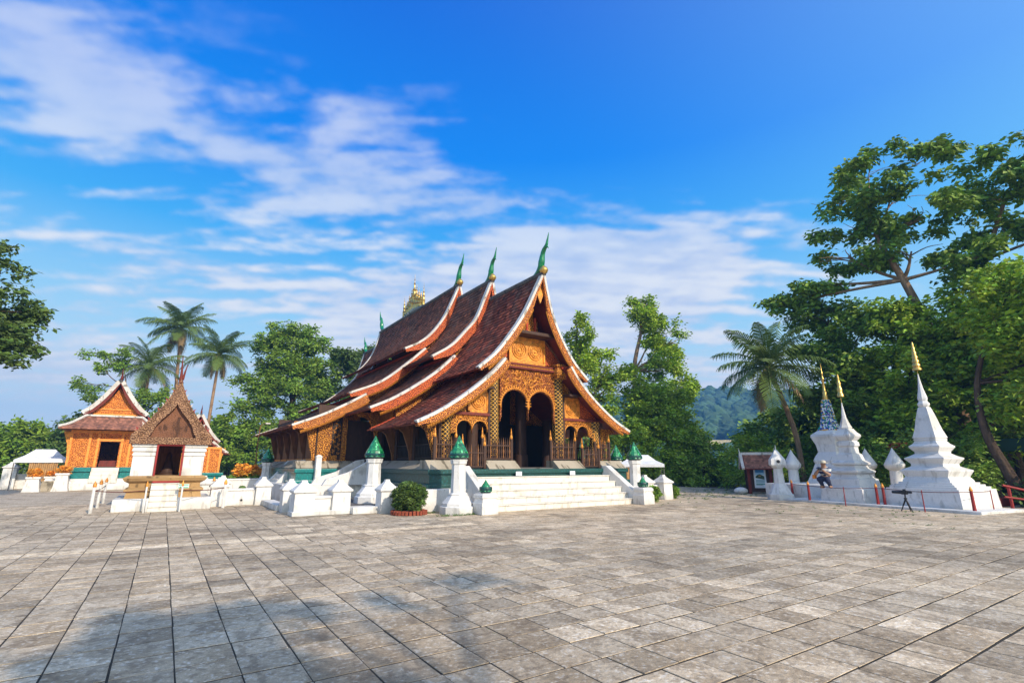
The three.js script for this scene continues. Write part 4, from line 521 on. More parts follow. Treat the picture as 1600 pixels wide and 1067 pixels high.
// ------------------------------------------------------------------ small white chapel with a brown carved gable, left
{
  const x = 0.16, T = thing('wayside_chapel', 'small white chapel with steep brown carved gable and dark doorway', 'chapel', [x, 0, -23.8]);
  obj('white_base', [rb(x - 1.44, x + 1.48, 0, 0.41, -25.4, -22.4, 0.02)], M.white, T);
  const st = sub('stairs', T); for (let k = 0; k < 5; k++) obj('step', [rb(x - 0.42, x + 0.42, k ? k * 0.184 - 0.01 : 0, (k + 1) * 0.184 - 0.03, -22.9, -21.885 - k * 0.16, 0.008), rb(x - 0.42, x + 0.42, (k + 1) * 0.184 - 0.034, (k + 1) * 0.184, -22.9, -21.85 - k * 0.16, 0.01)], M.whiteStep, st);
  for (const s of [-1, 1]) obj('stair_edge', rb(x + s * 0.45 - 0.03, x + s * 0.45 + 0.03, 0, 0.44, -22.399, -21.9, 0.01), M.white, T);
  const zc = -24.02; obj('stone_podium', [stack([[0.41, 1.16], [0.6, 1.12], [0.66, 1.2], [0.72, 1.2], [0.78, 1.08], [0.92, 1.08], [1.0, 1.22], [1.1, 1.28], [1.18, 1.16]], 4, x, zc)], M.ochreStone, T);
  const wl = (a, b) => [bx(x + a, x + b, 1.18, 1.88, -25.05, -22.98), rb(x + a - 0.03, x + b + 0.03, 1.88, 1.95, -25.08, -22.94, 0.015), rb(x + a - 0.01, x + b + 0.01, 1.95, 2.03, -25.07, -22.97, 0.01), rb(x + a - 0.05, x + b + 0.05, 2.03, 2.12, -25.1, -22.91, 0.02), rb(x + a - 0.03, x + b + 0.03, 2.12, 2.19, -25.09, -22.93, 0.01), rb(x + a - 0.07, x + b + 0.07, 2.19, 2.3, -25.12, -22.88, 0.02)];
  obj('wall', wl(-1.1, -0.44), M.white, T); obj('wall', wl(0.44, 1.1), M.white, T); obj('back_wall', bx(x - 0.4, x + 0.4, 1.18, 2.3, -25.0, -24.9), M.brownWood, T);
  const dr = obj('door_frame', [rb(x - 0.43, x - 0.37, 0.95, 2.25, -23.1, -22.84, 0.01), rb(x + 0.37, x + 0.43, 0.95, 2.25, -23.1, -22.84, 0.01), rb(x - 0.43, x + 0.43, 2.24, 2.3, -23.1, -22.84, 0.01), rb(x - 0.4, x + 0.4, 0.93, 1.02, -23.2, -22.8, 0.01)], M.redPaint, T); obj('threshold', rb(x - 0.36, x + 0.36, 1.02, 1.07, -23.15, -22.95, 0.01), M.plainOrange, dr);
  const out = [[-1.26, 2.3], [-1.24, 2.62], [-1.02, 2.86], [-0.72, 3.24], [-0.45, 3.66], [-0.22, 4.1], [-0.07, 4.5], [0, 4.72], [0.07, 4.5], [0.22, 4.1], [0.45, 3.66], [0.72, 3.24], [1.02, 2.86], [1.24, 2.62], [1.26, 2.3]].map(([a, b]) => [x + a, b]), hole = [[-0.74, 2.54], [-0.64, 2.72], [-0.55, 2.98], [-0.4, 3.2], [-0.2, 3.44], [-0.06, 3.64], [0, 3.78], [0.06, 3.64], [0.2, 3.44], [0.4, 3.2], [0.55, 2.98], [0.64, 2.72], [0.74, 2.54]].map(([a, b]) => [x + a, b]);
  const gb = obj('carved_gable', [ext([[x - 1.26, 2.3], [x + 1.26, 2.3], [x + 1.26, 2.47], [x - 1.26, 2.47]].map((p) => p), -22.98, -22.78, [], 0.01), ext(out.map(([a, b]) => [a, Math.max(b, 2.49)]), -23.08, -22.8, [hole], 0.012)], M.brownCarved, T);
  const cu = []; for (const s of [-1, 1]) { cu.push(spiral(x + s * 0.97, 2.62, -22.78, 0.13, -s, 0, 0.022)); for (let i = 0; i < 8; i++) { const t = i / 8; cu.push(spiral(x + s * lerp(0.86, 0.14, t), lerp(2.86, 4.0, Math.pow(t, 0.9)) , -22.79, 0.1 - 0.04 * t, s, i, 0.016)); } } obj('gable_scroll', cu, M.brownCarved, gb);
  obj('tympanum', ext(hole.map(([a, b]) => [x + (a - x) * 1.03, b]), -23.07, -23.0), M.tympanum, T); obj('roof', [ext(out.map(([a, b]) => [x + (a - x) * 0.97, b - 0.04]), -25.3, -23.1)], M.brick, T);
  const edge = (y) => { for (let i = 1; i < 8; i++) if (out[i][1] >= y) { const a = out[i - 1], b = out[i]; return x - lerp(a[0], b[0], (y - a[1]) / (b[1] - a[1])); } return 0; }; const crest = uvm(strip(ext([[0, 0], [0.09, 0.02], [0.06, 0.1], [0.1, 0.2], [0.0, 0.12]], -0.03, 0.03))); for (let i = 0; i < 9; i++) { const t = i / 8; for (const s of [-1, 1]) { const m = piece('roof_crest', crest, i % 2 ? M.mortar : M.redPaint, T, x + s * (edge(lerp(2.75, 4.2, t)) - 0.05), lerp(2.75, 4.2, t) - 0.02, -23.2); m.scale.x = s; } }
  obj('gable_horn', [tube([[x, 4.55, -22.88, 0.1], [x - 0.02, 4.8, -22.88, 0.06], [x - 0.06, 5.6, -22.88, 0.012]], 6, 4), tube([[x + 0.04, 4.7, -22.88, 0.05], [x + 0.08, 5.0, -22.88, 0.035], [x + 0.13, 5.3, -22.88, 0.008]], 6, 4)], M.redWood, T);
  obj('altar_figure', [stack([[0.9, 0.3], [1.25, 0.26], [1.28, 0.2], [1.6, 0.14], [1.75, 0.08], [1.9, 0.09], [2.05, 0.02]], 10, x, -24.5)], M.darkWood, T);
}
// notice on the steps and the posts with ropes round the small chapel
{
  const n = thing('notice_board', 'small pale green notice at right of the chapel steps', 'sign', [0.72, 0, -21.95]); obj('board', rb(0.53, 0.86, 0.76, 0.9, -21.98, -21.95, 0.006), M.cloth, n); obj('post', rb(0.66, 0.7, 0, 0.77, -21.99, -21.96, 0.006), M.white, n);
  const band = uvm(strip(bx(-0.15, 0.15, -0.02, 0.02, 0, 0.004))); const g = std('paleGreen', { color: new THREE.Color().setRGB(0.2, 0.5, 0.33) }); piece('green_band', band, g, n, 0.695, 0.79, -21.949); piece('green_band', band, g, n, 0.695, 0.87, -21.949);
  const mk = (x, z, label, h = 0.84) => { const w = z > -22 ? 0.03 : 0.048; const t = thing('rope_post', label, 'post', [x, 0, z], 'white posts round the small chapel'); obj('shaft', stack([[0, w], [h, w * 0.88]], 8, x, z), M.white, t); obj('gilt_tip', stack([[h, w * 0.9], [h + 0.04, w * 1.15], [h + 0.1, w], [h + 0.2, 0.004]], 8, x, z), M.plainGold, t); };
  [[-1.8, -22.3, 'white gilt-tipped post nearest left corner of the small chapel'], [-1.84, -25.0, 'white gilt-tipped post second along left of the small chapel'], [-1.88, -27.8, 'white gilt-tipped post farthest along left of the small chapel'], [2.05, -22.5, 'white gilt-tipped post nearest right corner of the small chapel'], [2.03, -24.9, 'white gilt-tipped post second along right of the small chapel'], [1.98, -26.9, 'white gilt-tipped post farthest along right of the small chapel'], [-0.36, -21.75, 'white gilt-tipped post left of the chapel steps'], [0.66, -21.6, 'white gilt-tipped post right of the chapel steps']].forEach(([x, z, l]) => mk(x, z, l));
  const rope = (a, b, l, y = 0.72) => tag(obj('barrier_rope', tube([[a[0], y, a[1], 0.014], [(a[0] + b[0]) / 2, y - 0.05, (a[1] + b[1]) / 2, 0.014], [b[0], y, b[1], 0.014]], 5, 4), M.rope), l, 'rope', 'ropes round the small chapel');
  rope([-1.8, -22.3], [-0.36, -21.75], 'thin red rope from left corner post to chapel steps'); rope([0.66, -21.6], [2.05, -22.5], 'thin red rope from chapel steps to right corner post'); rope([-1.8, -22.3], [-1.88, -27.8], 'thin red rope along left side of small chapel'); rope([2.05, -22.5], [1.98, -26.9], 'thin red rope along right side of small chapel');
}
// ------------------------------------------------------------------ the two orange chapels behind
function orangeChapel(cx, zf, k, label, hip) {
  const T = thing('orange_chapel', label, 'chapel', [cx, 0, zf - 3]), X = (a) => cx + a * k, Y = (a) => 0.1 + (a - 0.1) * k;
  obj('white_base', [rb(X(-3.2), X(2.8), 0, Y(0.42), zf - 6.6, zf + 0.9, 0.02), rb(X(-2.5), X(2.5), Y(0.41), Y(0.68), zf - 6.3, zf + 0.4, 0.02)], M.white, T);
  obj('glass_mosaic_plinth', [rb(X(-2.3), X(-0.75), Y(0.68), Y(1.1), zf - 6, zf + 0.1, 0.03), rb(X(0.75), X(2.3), Y(0.68), Y(1.1), zf - 6, zf + 0.1, 0.03), rb(X(-2.42), X(-0.72), Y(1.1), Y(1.38), zf - 6, zf + 0.22, 0.03), rb(X(0.72), X(2.42), Y(1.1), Y(1.38), zf - 6, zf + 0.22, 0.03), bx(X(-0.75), X(0.75), Y(0.68), Y(1.37), zf - 6, zf - 0.05)], M.tealBright, T);
  const st = sub('stairs', T); for (let i = 0; i < 4; i++) obj('step', rb(X(-0.7), X(0.7), Y(0.42 + i * 0.235), Y(0.42 + (i + 1) * 0.235) - 0.002, zf - 0.04, zf + 0.95 - i * 0.22, 0.012), M.whiteStep, st);
  obj('wall', [bx(X(-2.0), X(-0.5), Y(1.38), Y(3.7), zf - 0.25, zf), bx(X(0.5), X(2.0), Y(1.38), Y(3.7), zf - 0.25, zf), bx(X(-0.5), X(0.5), Y(3.0), Y(3.7), zf - 0.25, zf), bx(X(-2.0), X(-1.85), Y(1.38), Y(3.7), zf - 5.8, zf - 0.251), bx(X(1.85), X(2.0), Y(1.38), Y(3.7), zf - 5.8, zf - 0.251), bx(X(-1.85), X(1.85), Y(1.38), Y(3.7), zf - 5.8, zf - 5.6)], M.orange, T, 'orange wall covered in carved relief');
  obj('wall_frame', [...[-1.98, -1.05, -0.62, 0.62, 1.05, 1.98].map((a) => rb(X(a) - 0.07, X(a) + 0.07, Y(1.38), Y(3.65), zf - 0.05, zf + 0.08, 0.015)), rb(X(-0.7), X(0.7), Y(3.0), Y(3.16), zf - 0.05, zf + 0.1, 0.015), rb(X(-2.05), X(2.05), Y(3.5), Y(3.7), zf - 0.05, zf + 0.09, 0.015)], M.plainOrange, T);
  obj('ceiling', bx(X(-1.95), X(1.95), Y(3.7), Y(3.76), zf - 5.75, zf - 0.05), M.darkWood, T); obj('altar', [bx(X(-0.45), X(0.45), Y(1.4), Y(1.8), zf - 1.09, zf - 0.7), bx(X(-0.45), X(0.45), Y(1.4), Y(1.62), zf - 0.69, zf - 0.4)], M.redWood, T);
  for (const s of [-1, 1]) obj('eave_bracket', ext([[0, 2.0], [0.08, 2.0], [0.16, 2.8], [0.4, 3.5], [0.4, 3.6], [0, 3.6]].map(([a, b]) => [X(s * (2.0 + a)), Y(b)]), zf - 0.2, zf - 0.1), M.plainGold, T);
  if (hip) { // skirt roof running round under the gable
    const P = profile([[0, 4.62], [0.35, 4.3], [0.75, 3.98], [1.15, 3.8]].map(([a, b]) => [a, Y(b)]), 10); const mk = []; const R0 = [];
    for (const p of P) R0.push([[X(-1.45) - p.w, p.y, zf - 0.15 + p.w], [X(1.45) + p.w, p.y, zf - 0.15 + p.w], [X(1.45) + p.w, p.y, zf - 5.6 - p.w], [X(-1.45) - p.w, p.y, zf - 5.6 - p.w]]);
    for (let i = 0; i < R0.length - 1; i++) for (let j = 0; j < 4; j++) { const a = R0[i][j], b = R0[i][(j + 1) % 4], c = R0[i + 1][(j + 1) % 4], d = R0[i + 1][j]; mk.push(...a, ...d, ...c, ...a, ...c, ...b); const dn = (v) => [v[0], v[1] - 0.09, v[2]]; mk.push(...dn(a), ...dn(c), ...dn(d), ...dn(a), ...dn(b), ...dn(c)); if (i === R0.length - 2) mk.push(...d, ...dn(d), ...dn(c), ...d, ...dn(c), ...c); }
    const g = new THREE.BufferGeometry(); g.setAttribute('position', new THREE.Float32BufferAttribute(mk, 3)); g.computeVertexNormals(); obj('skirt_roof', toCreasedNormals(g, 0.5), M.roofBrown, T);
    for (let j = 0; j < 4; j++) obj('hip_cap', tube(R0.filter((_, i) => i % 2 === 0).map((r) => [r[j][0], r[j][1] + 0.05, r[j][2], 0.09]), 6, 2), M.mortar, T);
    obj('flashing', [rb(X(-1.5), X(1.5), Y(4.58), Y(4.7), zf - 5.75, zf - 0.02, 0.03)], M.mortar, T);
  }
  const S = tier(T, (hip ? [[0, 6.88], [0.35, 6.3], [0.85, 5.55], [1.3, 5.02], [1.66, 4.72]] : [[0, 6.6], [0.3, 6.1], [0.8, 5.2], [1.35, 4.5], [1.75, 4.1]]).map(([a, b]) => [a * k, Y(b)]), cx, zf - 0.1, zf - 6, 0.3, 0.3, { k: 0.75 * k, ridge: 1, tones: BROWN, seed: 31, barge: M.redWood, bd: 0.26, cap: 0.3 });
  if (!hip) tier(T, [[1.2, 4.15], [1.9, 3.55], [2.6, 3.1]].map(([a, b]) => [a * k, Y(b)]), cx, zf - 0.1, zf - 6, 0.1, 0.1, { k: 0.75 * k, tones: BROWN, seed: 33, barge: M.redWood, bd: 0.24, cap: 0.26 });
  finial(S.sec, cx, Y(hip ? 6.86 : 6.6), zf + 0.05, 1, 0.95 * k, M.redWood, false);
  const L = S.P.filter((p) => p.y > Y(hip ? 4.72 : 4.0)); const l = L.map((p) => [cx + p.w - 0.12 * p.n[0], p.y - 0.16]); obj('carved_gable', [ext([...l, ...l.map(([a, b]) => [2 * cx - a, b]).reverse().slice(0, -1)], zf - 0.6, zf - 0.42)], M.orange, T); obj('gable_band', [rb(X(-1.2), X(1.2), Y(4.7), Y(4.8), zf - 0.45, zf - 0.36, 0.01), rb(X(-1.1), X(1.1), Y(5.06), Y(5.15), zf - 0.45, zf - 0.36, 0.01)], M.plainOrange, T);
  return T;
}
M.roofBrown = std('roofBrown', { map: tex(512, 1.2, (u, v) => { const row = Math.floor(v * 12), f = mod(v * 12, 1), col = Math.floor(u * 10 + (row % 2) * 0.5), t = h2(mod(col, 10), row, 4), n = fbm(u * 8, v * 8, 8, 6); const k = (0.75 + t * 0.4) * (0.8 + n * 0.4) * (f < 0.1 ? 0.8 : 1); return [140 * k, 94 * k, 76 * k]; }), roughness: 0.85 });
orangeChapel(-3.05, -42.6, 1, 'orange carved chapel with white edged gable and green glass plinth at left', true);
orangeChapel(1.7, -40.5, 0.72, 'orange chapel half hidden behind the small white chapel', false);
{ // marigold bowls, garden pedestals and pole before the orange chapel
  const spots = [[-6.2, -41.2, 'leftmost white pedestal with marigold bowl before the orange chapel', 0.85], [-5.9, -44.8, 'white pedestal with marigold bowl second from left by the tent', 0.8], [-5.35, -45.0, 'white pedestal with marigold bowl third from left by the tent', 0.8], [-5.1, -43.2, 'white pedestal with small marigold bowl next to the green plinth', 0.9], [-4.95, -41.4, 'white pedestal with marigold bowl at left corner of orange chapel base', 1.05]];
  for (const [x, z, l, h] of spots) { const t = thing('flower_pedestal', l, 'pedestal', [x, 0, z], 'pedestals with marigold bowls'); obj('pedestal_body', stack([[0, 0.4], [0.2, 0.34], [h - 0.15, 0.27], [h - 0.1, 0.33], [h, 0.33]], 4, x, z), M.white, t); crown(t, [[x, h + 0.16, z, 0.3, 0.2, 0.3, 90]], M.flowerGold, 9 + Math.floor(x * 7), { geo: BUSHL, spray: 0.08, grow: 1, more: 1, per: 4, name: 'marigolds', gap: 0, scale: 1.4 }); }
  tag(obj('garden_panel', [rb(-5.85, -5.2, 0, 0.6, -41.5, -41.3, 0.02)], M.stone), 'grey stone panel between two marigold pedestals', 'panel');
  const gp = thing('gate_post', 'white gate post with pointed cap at far left', 'post', [-8.2, 0, -46.5]); wallPost(gp, -8.2, -46.5, 0.34, 1.35); obj('wall_stub', rb(-7.86, -6.9, 0, 0.95, -46.6, -46.4, 0.02), M.white, gp);
}

// ------------------------------------------------------------------ tents
function tent(x, z, ry, w, d, ye, yt, label, tan) {
  const T = new THREE.Group(); T.name = numbered('canopy_tent'); T.position.set(x, 0, z); T.rotation.y = ry; scene.add(T); origin.set(T, V(0, 0, 0)); tag(T, label, 'tent', 'white canopy tents');
  const a = w / 2, b = d / 2, r = w * 0.18, pos = [], q = (...v) => { for (let i = 1; i < v.length - 1; i++) pos.push(...v[0], ...v[i], ...v[i + 1]); }, ridge = [[-r, yt, 0], [r, yt, 0]], e = [[-a, ye, b], [a, ye, b], [a, ye, -b], [-a, ye, -b]], m = (p, t, s) => [lerp(p[0], t[0], 0.5), lerp(p[1], t[1], 0.5) - 0.07, lerp(p[2], t[2], 0.5)];
  const T4 = [ridge[0], ridge[1], ridge[1], ridge[0]], M4 = e.map((p, i) => m(p, T4[i])); for (let i = 0; i < 4; i++) { const j = (i + 1) % 4; q(e[i], e[j], M4[j], M4[i]); q(M4[i], M4[j], T4[j], T4[i]); q(e[i], [e[i][0], ye - 0.18, e[i][2]], [e[j][0], ye - 0.18, e[j][2]], e[j]); }
  const g = new THREE.BufferGeometry(); g.setAttribute('position', new THREE.Float32BufferAttribute(pos, 3)); g.computeVertexNormals(); const cm = M.cloth.clone(); cm.side = THREE.DoubleSide; obj('canopy', g, cm, T);
  for (const [px, , pz] of e) obj('pole', cyl(px * 0.97, 0, ye, pz * 0.97, 0.025), M.greyStone, T);
  if (tan) obj('side_curtain', Array.from({ length: 14 }, (_, i) => cyl(lerp(tan[0], tan[1], i / 13), 0.5, ye - 0.15, b * 0.9 + 0.03 * Math.sin(i * 1.9), 0.06, 0.05, 8)), M.tanCloth, T);
}
tent(-6.6, -45.8, 0.1, 2.7, 2.6, 1.85, 2.52, 'white canopy tent with brown curtain at left by the orange chapel', [-0.55, 0.75]);
tent(25.1, -23.0, -0.8, 2.75, 2.4, 1.58, 2.14, 'white canopy tent behind the right end of the temple steps', [-1.25, -0.5]);

// ------------------------------------------------------------------ white stupas
const ROT = -10 * Math.PI / 180;
function stupa(x, z, label, base, bell, ringY, golds, o = {}) {
  const wd = o.w ?? 0.8, sl = (p) => p.map(([y, r]) => [y, r * wd]); base = sl(base); bell = sl(bell); ringY = ringY && sl(ringY); golds = golds.map(sl);
  const T = thing('stupa', label, 'stupa', [x, 0, z], 'white stupas in a row'); obj('terraced_base', stack(base, 4, x, z, ROT), M.white, T); obj('bell', stack(bell, o.n ?? 4, x, z, ROT), o.bell ?? M.white, T); if (ringY) obj('ring_moulding', stack(ringY, o.n ?? 8, x, z, ROT), M.white, T);
  for (const p of golds) obj('gilt_tier', lathe(p, x, z, 14), M.brightGold, T); return T;
}
const umb = (y0, y1, r0, n) => { const out = []; for (let i = 0; i < n; i++) { const t = i / n, y = lerp(y0, y1, t), r = r0 * (1 - t * 0.9), h = (y1 - y0) / n; out.push([[y, r * 0.5], [y, r], [y + h * 0.45, r * 0.96], [y + h * 0.62, r * 0.74], [y + h * 1.02, r * 0.66]]); } return out; };
stupa(24.2, -7.55, 'tallest white stupa nearest the tripod, with gold tiered spire', [[0, 1.54], [0.72, 1.48], [0.725, 1.36], [0.8, 1.36], [0.805, 1.23], [0.87, 1.23], [0.875, 1.1], [0.94, 1.1], [0.945, 0.98], [1.02, 0.96], [1.12, 0.88], [1.14, 0.88], [1.33, 1.0], [1.37, 1.0], [1.42, 0.86], [1.5, 0.68], [1.53, 0.66], [1.6, 0.66], [1.64, 0.7], [1.77, 0.82], [1.81, 0.82], [1.88, 0.66], [1.97, 0.5], [2.04, 0.5], [2.08, 0.54], [2.2, 0.64], [2.25, 0.64], [2.33, 0.52], [2.44, 0.44]], [[2.44, 0.44], [2.47, 0.47], [2.5, 0.47], [2.52, 0.45], [2.56, 0.49], [2.68, 0.45], [2.84, 0.395], [3.03, 0.35], [3.23, 0.309], [3.42, 0.262], [3.61, 0.213], [3.72, 0.172]], [[3.72, 0.16], [3.76, 0.2], [3.82, 0.225], [3.88, 0.215], [3.92, 0.17], [3.97, 0.155], [4.02, 0.18], [4.1, 0.18], [4.22, 0.15], [4.42, 0.1], [4.7, 0.055], [5.02, 0.018]], [[[5.0, 0.012], [5.15, 0.012]], ...umb(5.17, 6.3, 0.2, 7)]);
stupa(24.1, -10.4, 'middle white stupa with short gold tiered spire, behind the crouching photographer', [[0, 1.06], [0.6, 0.98], [0.62, 0.88], [0.68, 0.86], [0.7, 0.78], [0.98, 0.74], [1.04, 0.62], [1.18, 0.56], [1.24, 0.68], [1.31, 0.7], [1.42, 0.52], [1.52, 0.48], [1.57, 0.58], [1.63, 0.6], [1.74, 0.44], [1.98, 0.38], [2.04, 0.3], [2.28, 0.29], [2.34, 0.35], [2.48, 0.34], [2.54, 0.28], [2.62, 0.36], [2.72, 0.43], [2.79, 0.43], [2.9, 0.32], [3.05, 0.24]], [[3.05, 0.24], [3.1, 0.25], [3.2, 0.2], [3.36, 0.145], [3.55, 0.085], [3.6, 0.09], [3.66, 0.075], [3.9, 0.045], [4.16, 0.015]], null, [[[4.15, 0.012], [4.4, 0.012]], ...umb(4.42, 5.4, 0.155, 4)], { n: 6, w: 0.86 });
stupa(27.3, -12.5, 'rear white stupa with blue mosaic cone and slim gold spire', [[0, 1.3], [0.7, 1.2], [0.72, 1.0], [1.2, 0.8], [1.6, 0.66], [1.75, 0.7], [1.95, 0.62], [2.15, 0.5], [2.5, 0.55], [2.9, 0.7], [3.0, 0.68], [3.15, 0.48], [3.2, 0.42]], [[3.2, 0.4], [3.26, 0.42], [3.4, 0.33], [3.75, 0.26], [4.2, 0.21], [4.65, 0.17], [4.72, 0.13]], null, [[[3.18, 0.45], [3.25, 0.46], [3.27, 0.4]], [[4.7, 0.15], [4.78, 0.15], [4.8, 0.12], [4.9, 0.13], [4.95, 0.1], [5.1, 0.12], [5.15, 0.08], [5.35, 0.07], [5.7, 0.045], [5.74, 0.07], [5.82, 0.07], [5.86, 0.035], [6.0, 0.035], [6.04, 0.055], [6.1, 0.03], [6.6, 0.006]]], { bell: M.blueMosaic, n: 4, w: 0.9 });
{
  const tr = obj('stupa_terrace', [new RoundedBoxGeometry(3.4, 0.66, 3.6, 2, 0.02).rotateY(ROT).translate(26.6, 0.33, -12.9), new RoundedBoxGeometry(2.7, 0.1, 7.4, 2, 0.02).rotateY(ROT).translate(24.0, 0.04, -9.3)], M.white); tag(tr, 'white terrace kerb under the three stupas', 'terrace');
  for (const [x, z, y, l] of [[27.23, -9.97, 0.6, 'white bud topped post between the tall and middle stupas'], [26.6, -14.2, 0.6, 'white bud topped post left of the rear stupa'], [27.2, -11.05, 0.7, 'white bud topped post right behind the middle stupa']]) { const t = thing('bud_post', l, 'post', [x, 0, z], 'white bud topped posts behind the stupas'); obj('shaft', stack([[0, 0.3], [y + 0.05, 0.3], [y + 0.1, 0.24], [1.3, 0.22], [1.34, 0.27]], 10, x, z), M.white, t); obj('bud_head', lathe([[1.34, 0.26], [1.42, 0.36], [1.56, 0.4], [1.75, 0.3], [2.05, 0.13], [2.3, 0.005]], x, z, 14), M.white, t); }
}
{ // rope barrier before the stupas
  const P = [[24.9, -13.45, 'red gilt-tipped barrier post beside the white lantern pillar', 1], [23.15, -11.8, 'red gilt-tipped barrier post left of the middle stupa', 1], [22.95, -9.15, 'red gilt-tipped barrier post between stupas, left of a close pair', 1], [23.02, -8.95, 'red gilt-tipped barrier post between stupas, right of a close pair', 1], [22.4, -6.15, 'red gilt-tipped barrier post at near corner of the tallest stupa', 1], [22.25, -10.0, 'thin red stake before the middle stupa', 0], [21.75, -7.3, 'thin red stake right of the tripod', 0], [23.75, -6.0, 'thin red stake at right end of the tallest stupa', 0]];
  for (const [x, z, l, big] of P) { const t = thing(big ? 'barrier_post' : 'barrier_stake', l, 'post', [x, 0, z], big ? 'red barrier posts before the stupas' : 'thin stakes before the stupas'); obj('shaft', stack(big ? [[0, 0.05], [0.72, 0.04]] : [[0, 0.016], [0.72, 0.014]], 8, x, z), M.redPaint, t); if (big) obj('gilt_tip', stack([[0.72, 0.045], [0.76, 0.05], [0.88, 0.004]], 8, x, z), M.plainGold, t); }
  const line = [[24.9, -13.45], [23.15, -11.8], [22.25, -10.0], [22.95, -9.15], [21.75, -7.3], [22.4, -6.15], [23.75, -6.0]]; tag(obj('barrier_rope', tube(line.map(([x, z], i) => [x, 0.66 + (i === 2 || i === 4 ? 0.0 : 0.02), z, 0.012]), 5, 6), M.rope), 'thin dark rope strung along the posts before the stupas', 'rope');
}
{ // tripod with camera
  const T = thing('camera_tripod', 'black camera with long lens on a low tripod before the tallest stupa', 'tripod', [21.6, 0, -7.75]), x = 21.6, z = -7.75;
  for (const [a, b] of [[0.16, 0.04], [-0.06, 0.17], [-0.04, -0.17]]) obj('leg', [bar([x, 0.42, z], [x + a, 0.0, z + b], 0.018), bar([x, 0.42, z], [x + a * 0.5, 0.21, z + b * 0.5], 0.026)], M.black, T); obj('centre_column', [cyl(x, 0.36, 0.56, z, 0.022), cyl(x, 0.4, 0.45, z, 0.05)], M.black, T);
  const c = obj('camera_body', [rb(x - 0.06, x + 0.06, 0.56, 0.7, z - 0.09, z + 0.09, 0.015), rb(x - 0.03, x + 0.03, 0.69, 0.74, z - 0.04, z + 0.04, 0.01)], M.black, T); obj('lens', [new THREE.CylinderGeometry(0.055, 0.045, 0.28, 14).rotateX(Math.PI / 2).translate(x, 0.63, z - 0.23)], M.black, c); obj('flash', [rb(x - 0.035, x + 0.035, 0.6, 0.68, z + 0.09, z + 0.22, 0.01)], M.black, c);
}
{ // white lantern pillar
  const x = 23.7, z = -13.35, T = thing('lantern_pillar', 'white lantern pillar with pierced pointed head beside the notice kiosk', 'pillar', [x, 0, z]);
  obj('pillar_base', stack([[0, 0.52], [0.25, 0.5], [0.28, 0.44], [0.5, 0.34], [0.72, 0.22]], 8, x, z), M.white, T); obj('pillar_shaft', stack([[0.72, 0.21], [1.38, 0.18], [1.44, 0.24], [1.5, 0.26]], 8, x, z), M.white, T); obj('lantern_head', [stack([[1.5, 0.28], [1.56, 0.31], [1.78, 0.3], [1.95, 0.2], [2.2, 0.06], [2.24, 0.02], [2.45, 0.008]], 4, x, z, 0.7)], M.white, T);
  const n = V(-Math.cos(0.7), 0, Math.sin(0.7)); const w = new THREE.CylinderGeometry(0.075, 0.075, 0.03, 16).rotateX(Math.PI / 2).rotateY(Math.atan2(n.x, n.z)).translate(x + n.x * 0.298, 1.7, z + n.z * 0.298); obj('lantern_opening', w, M.black, T);
}
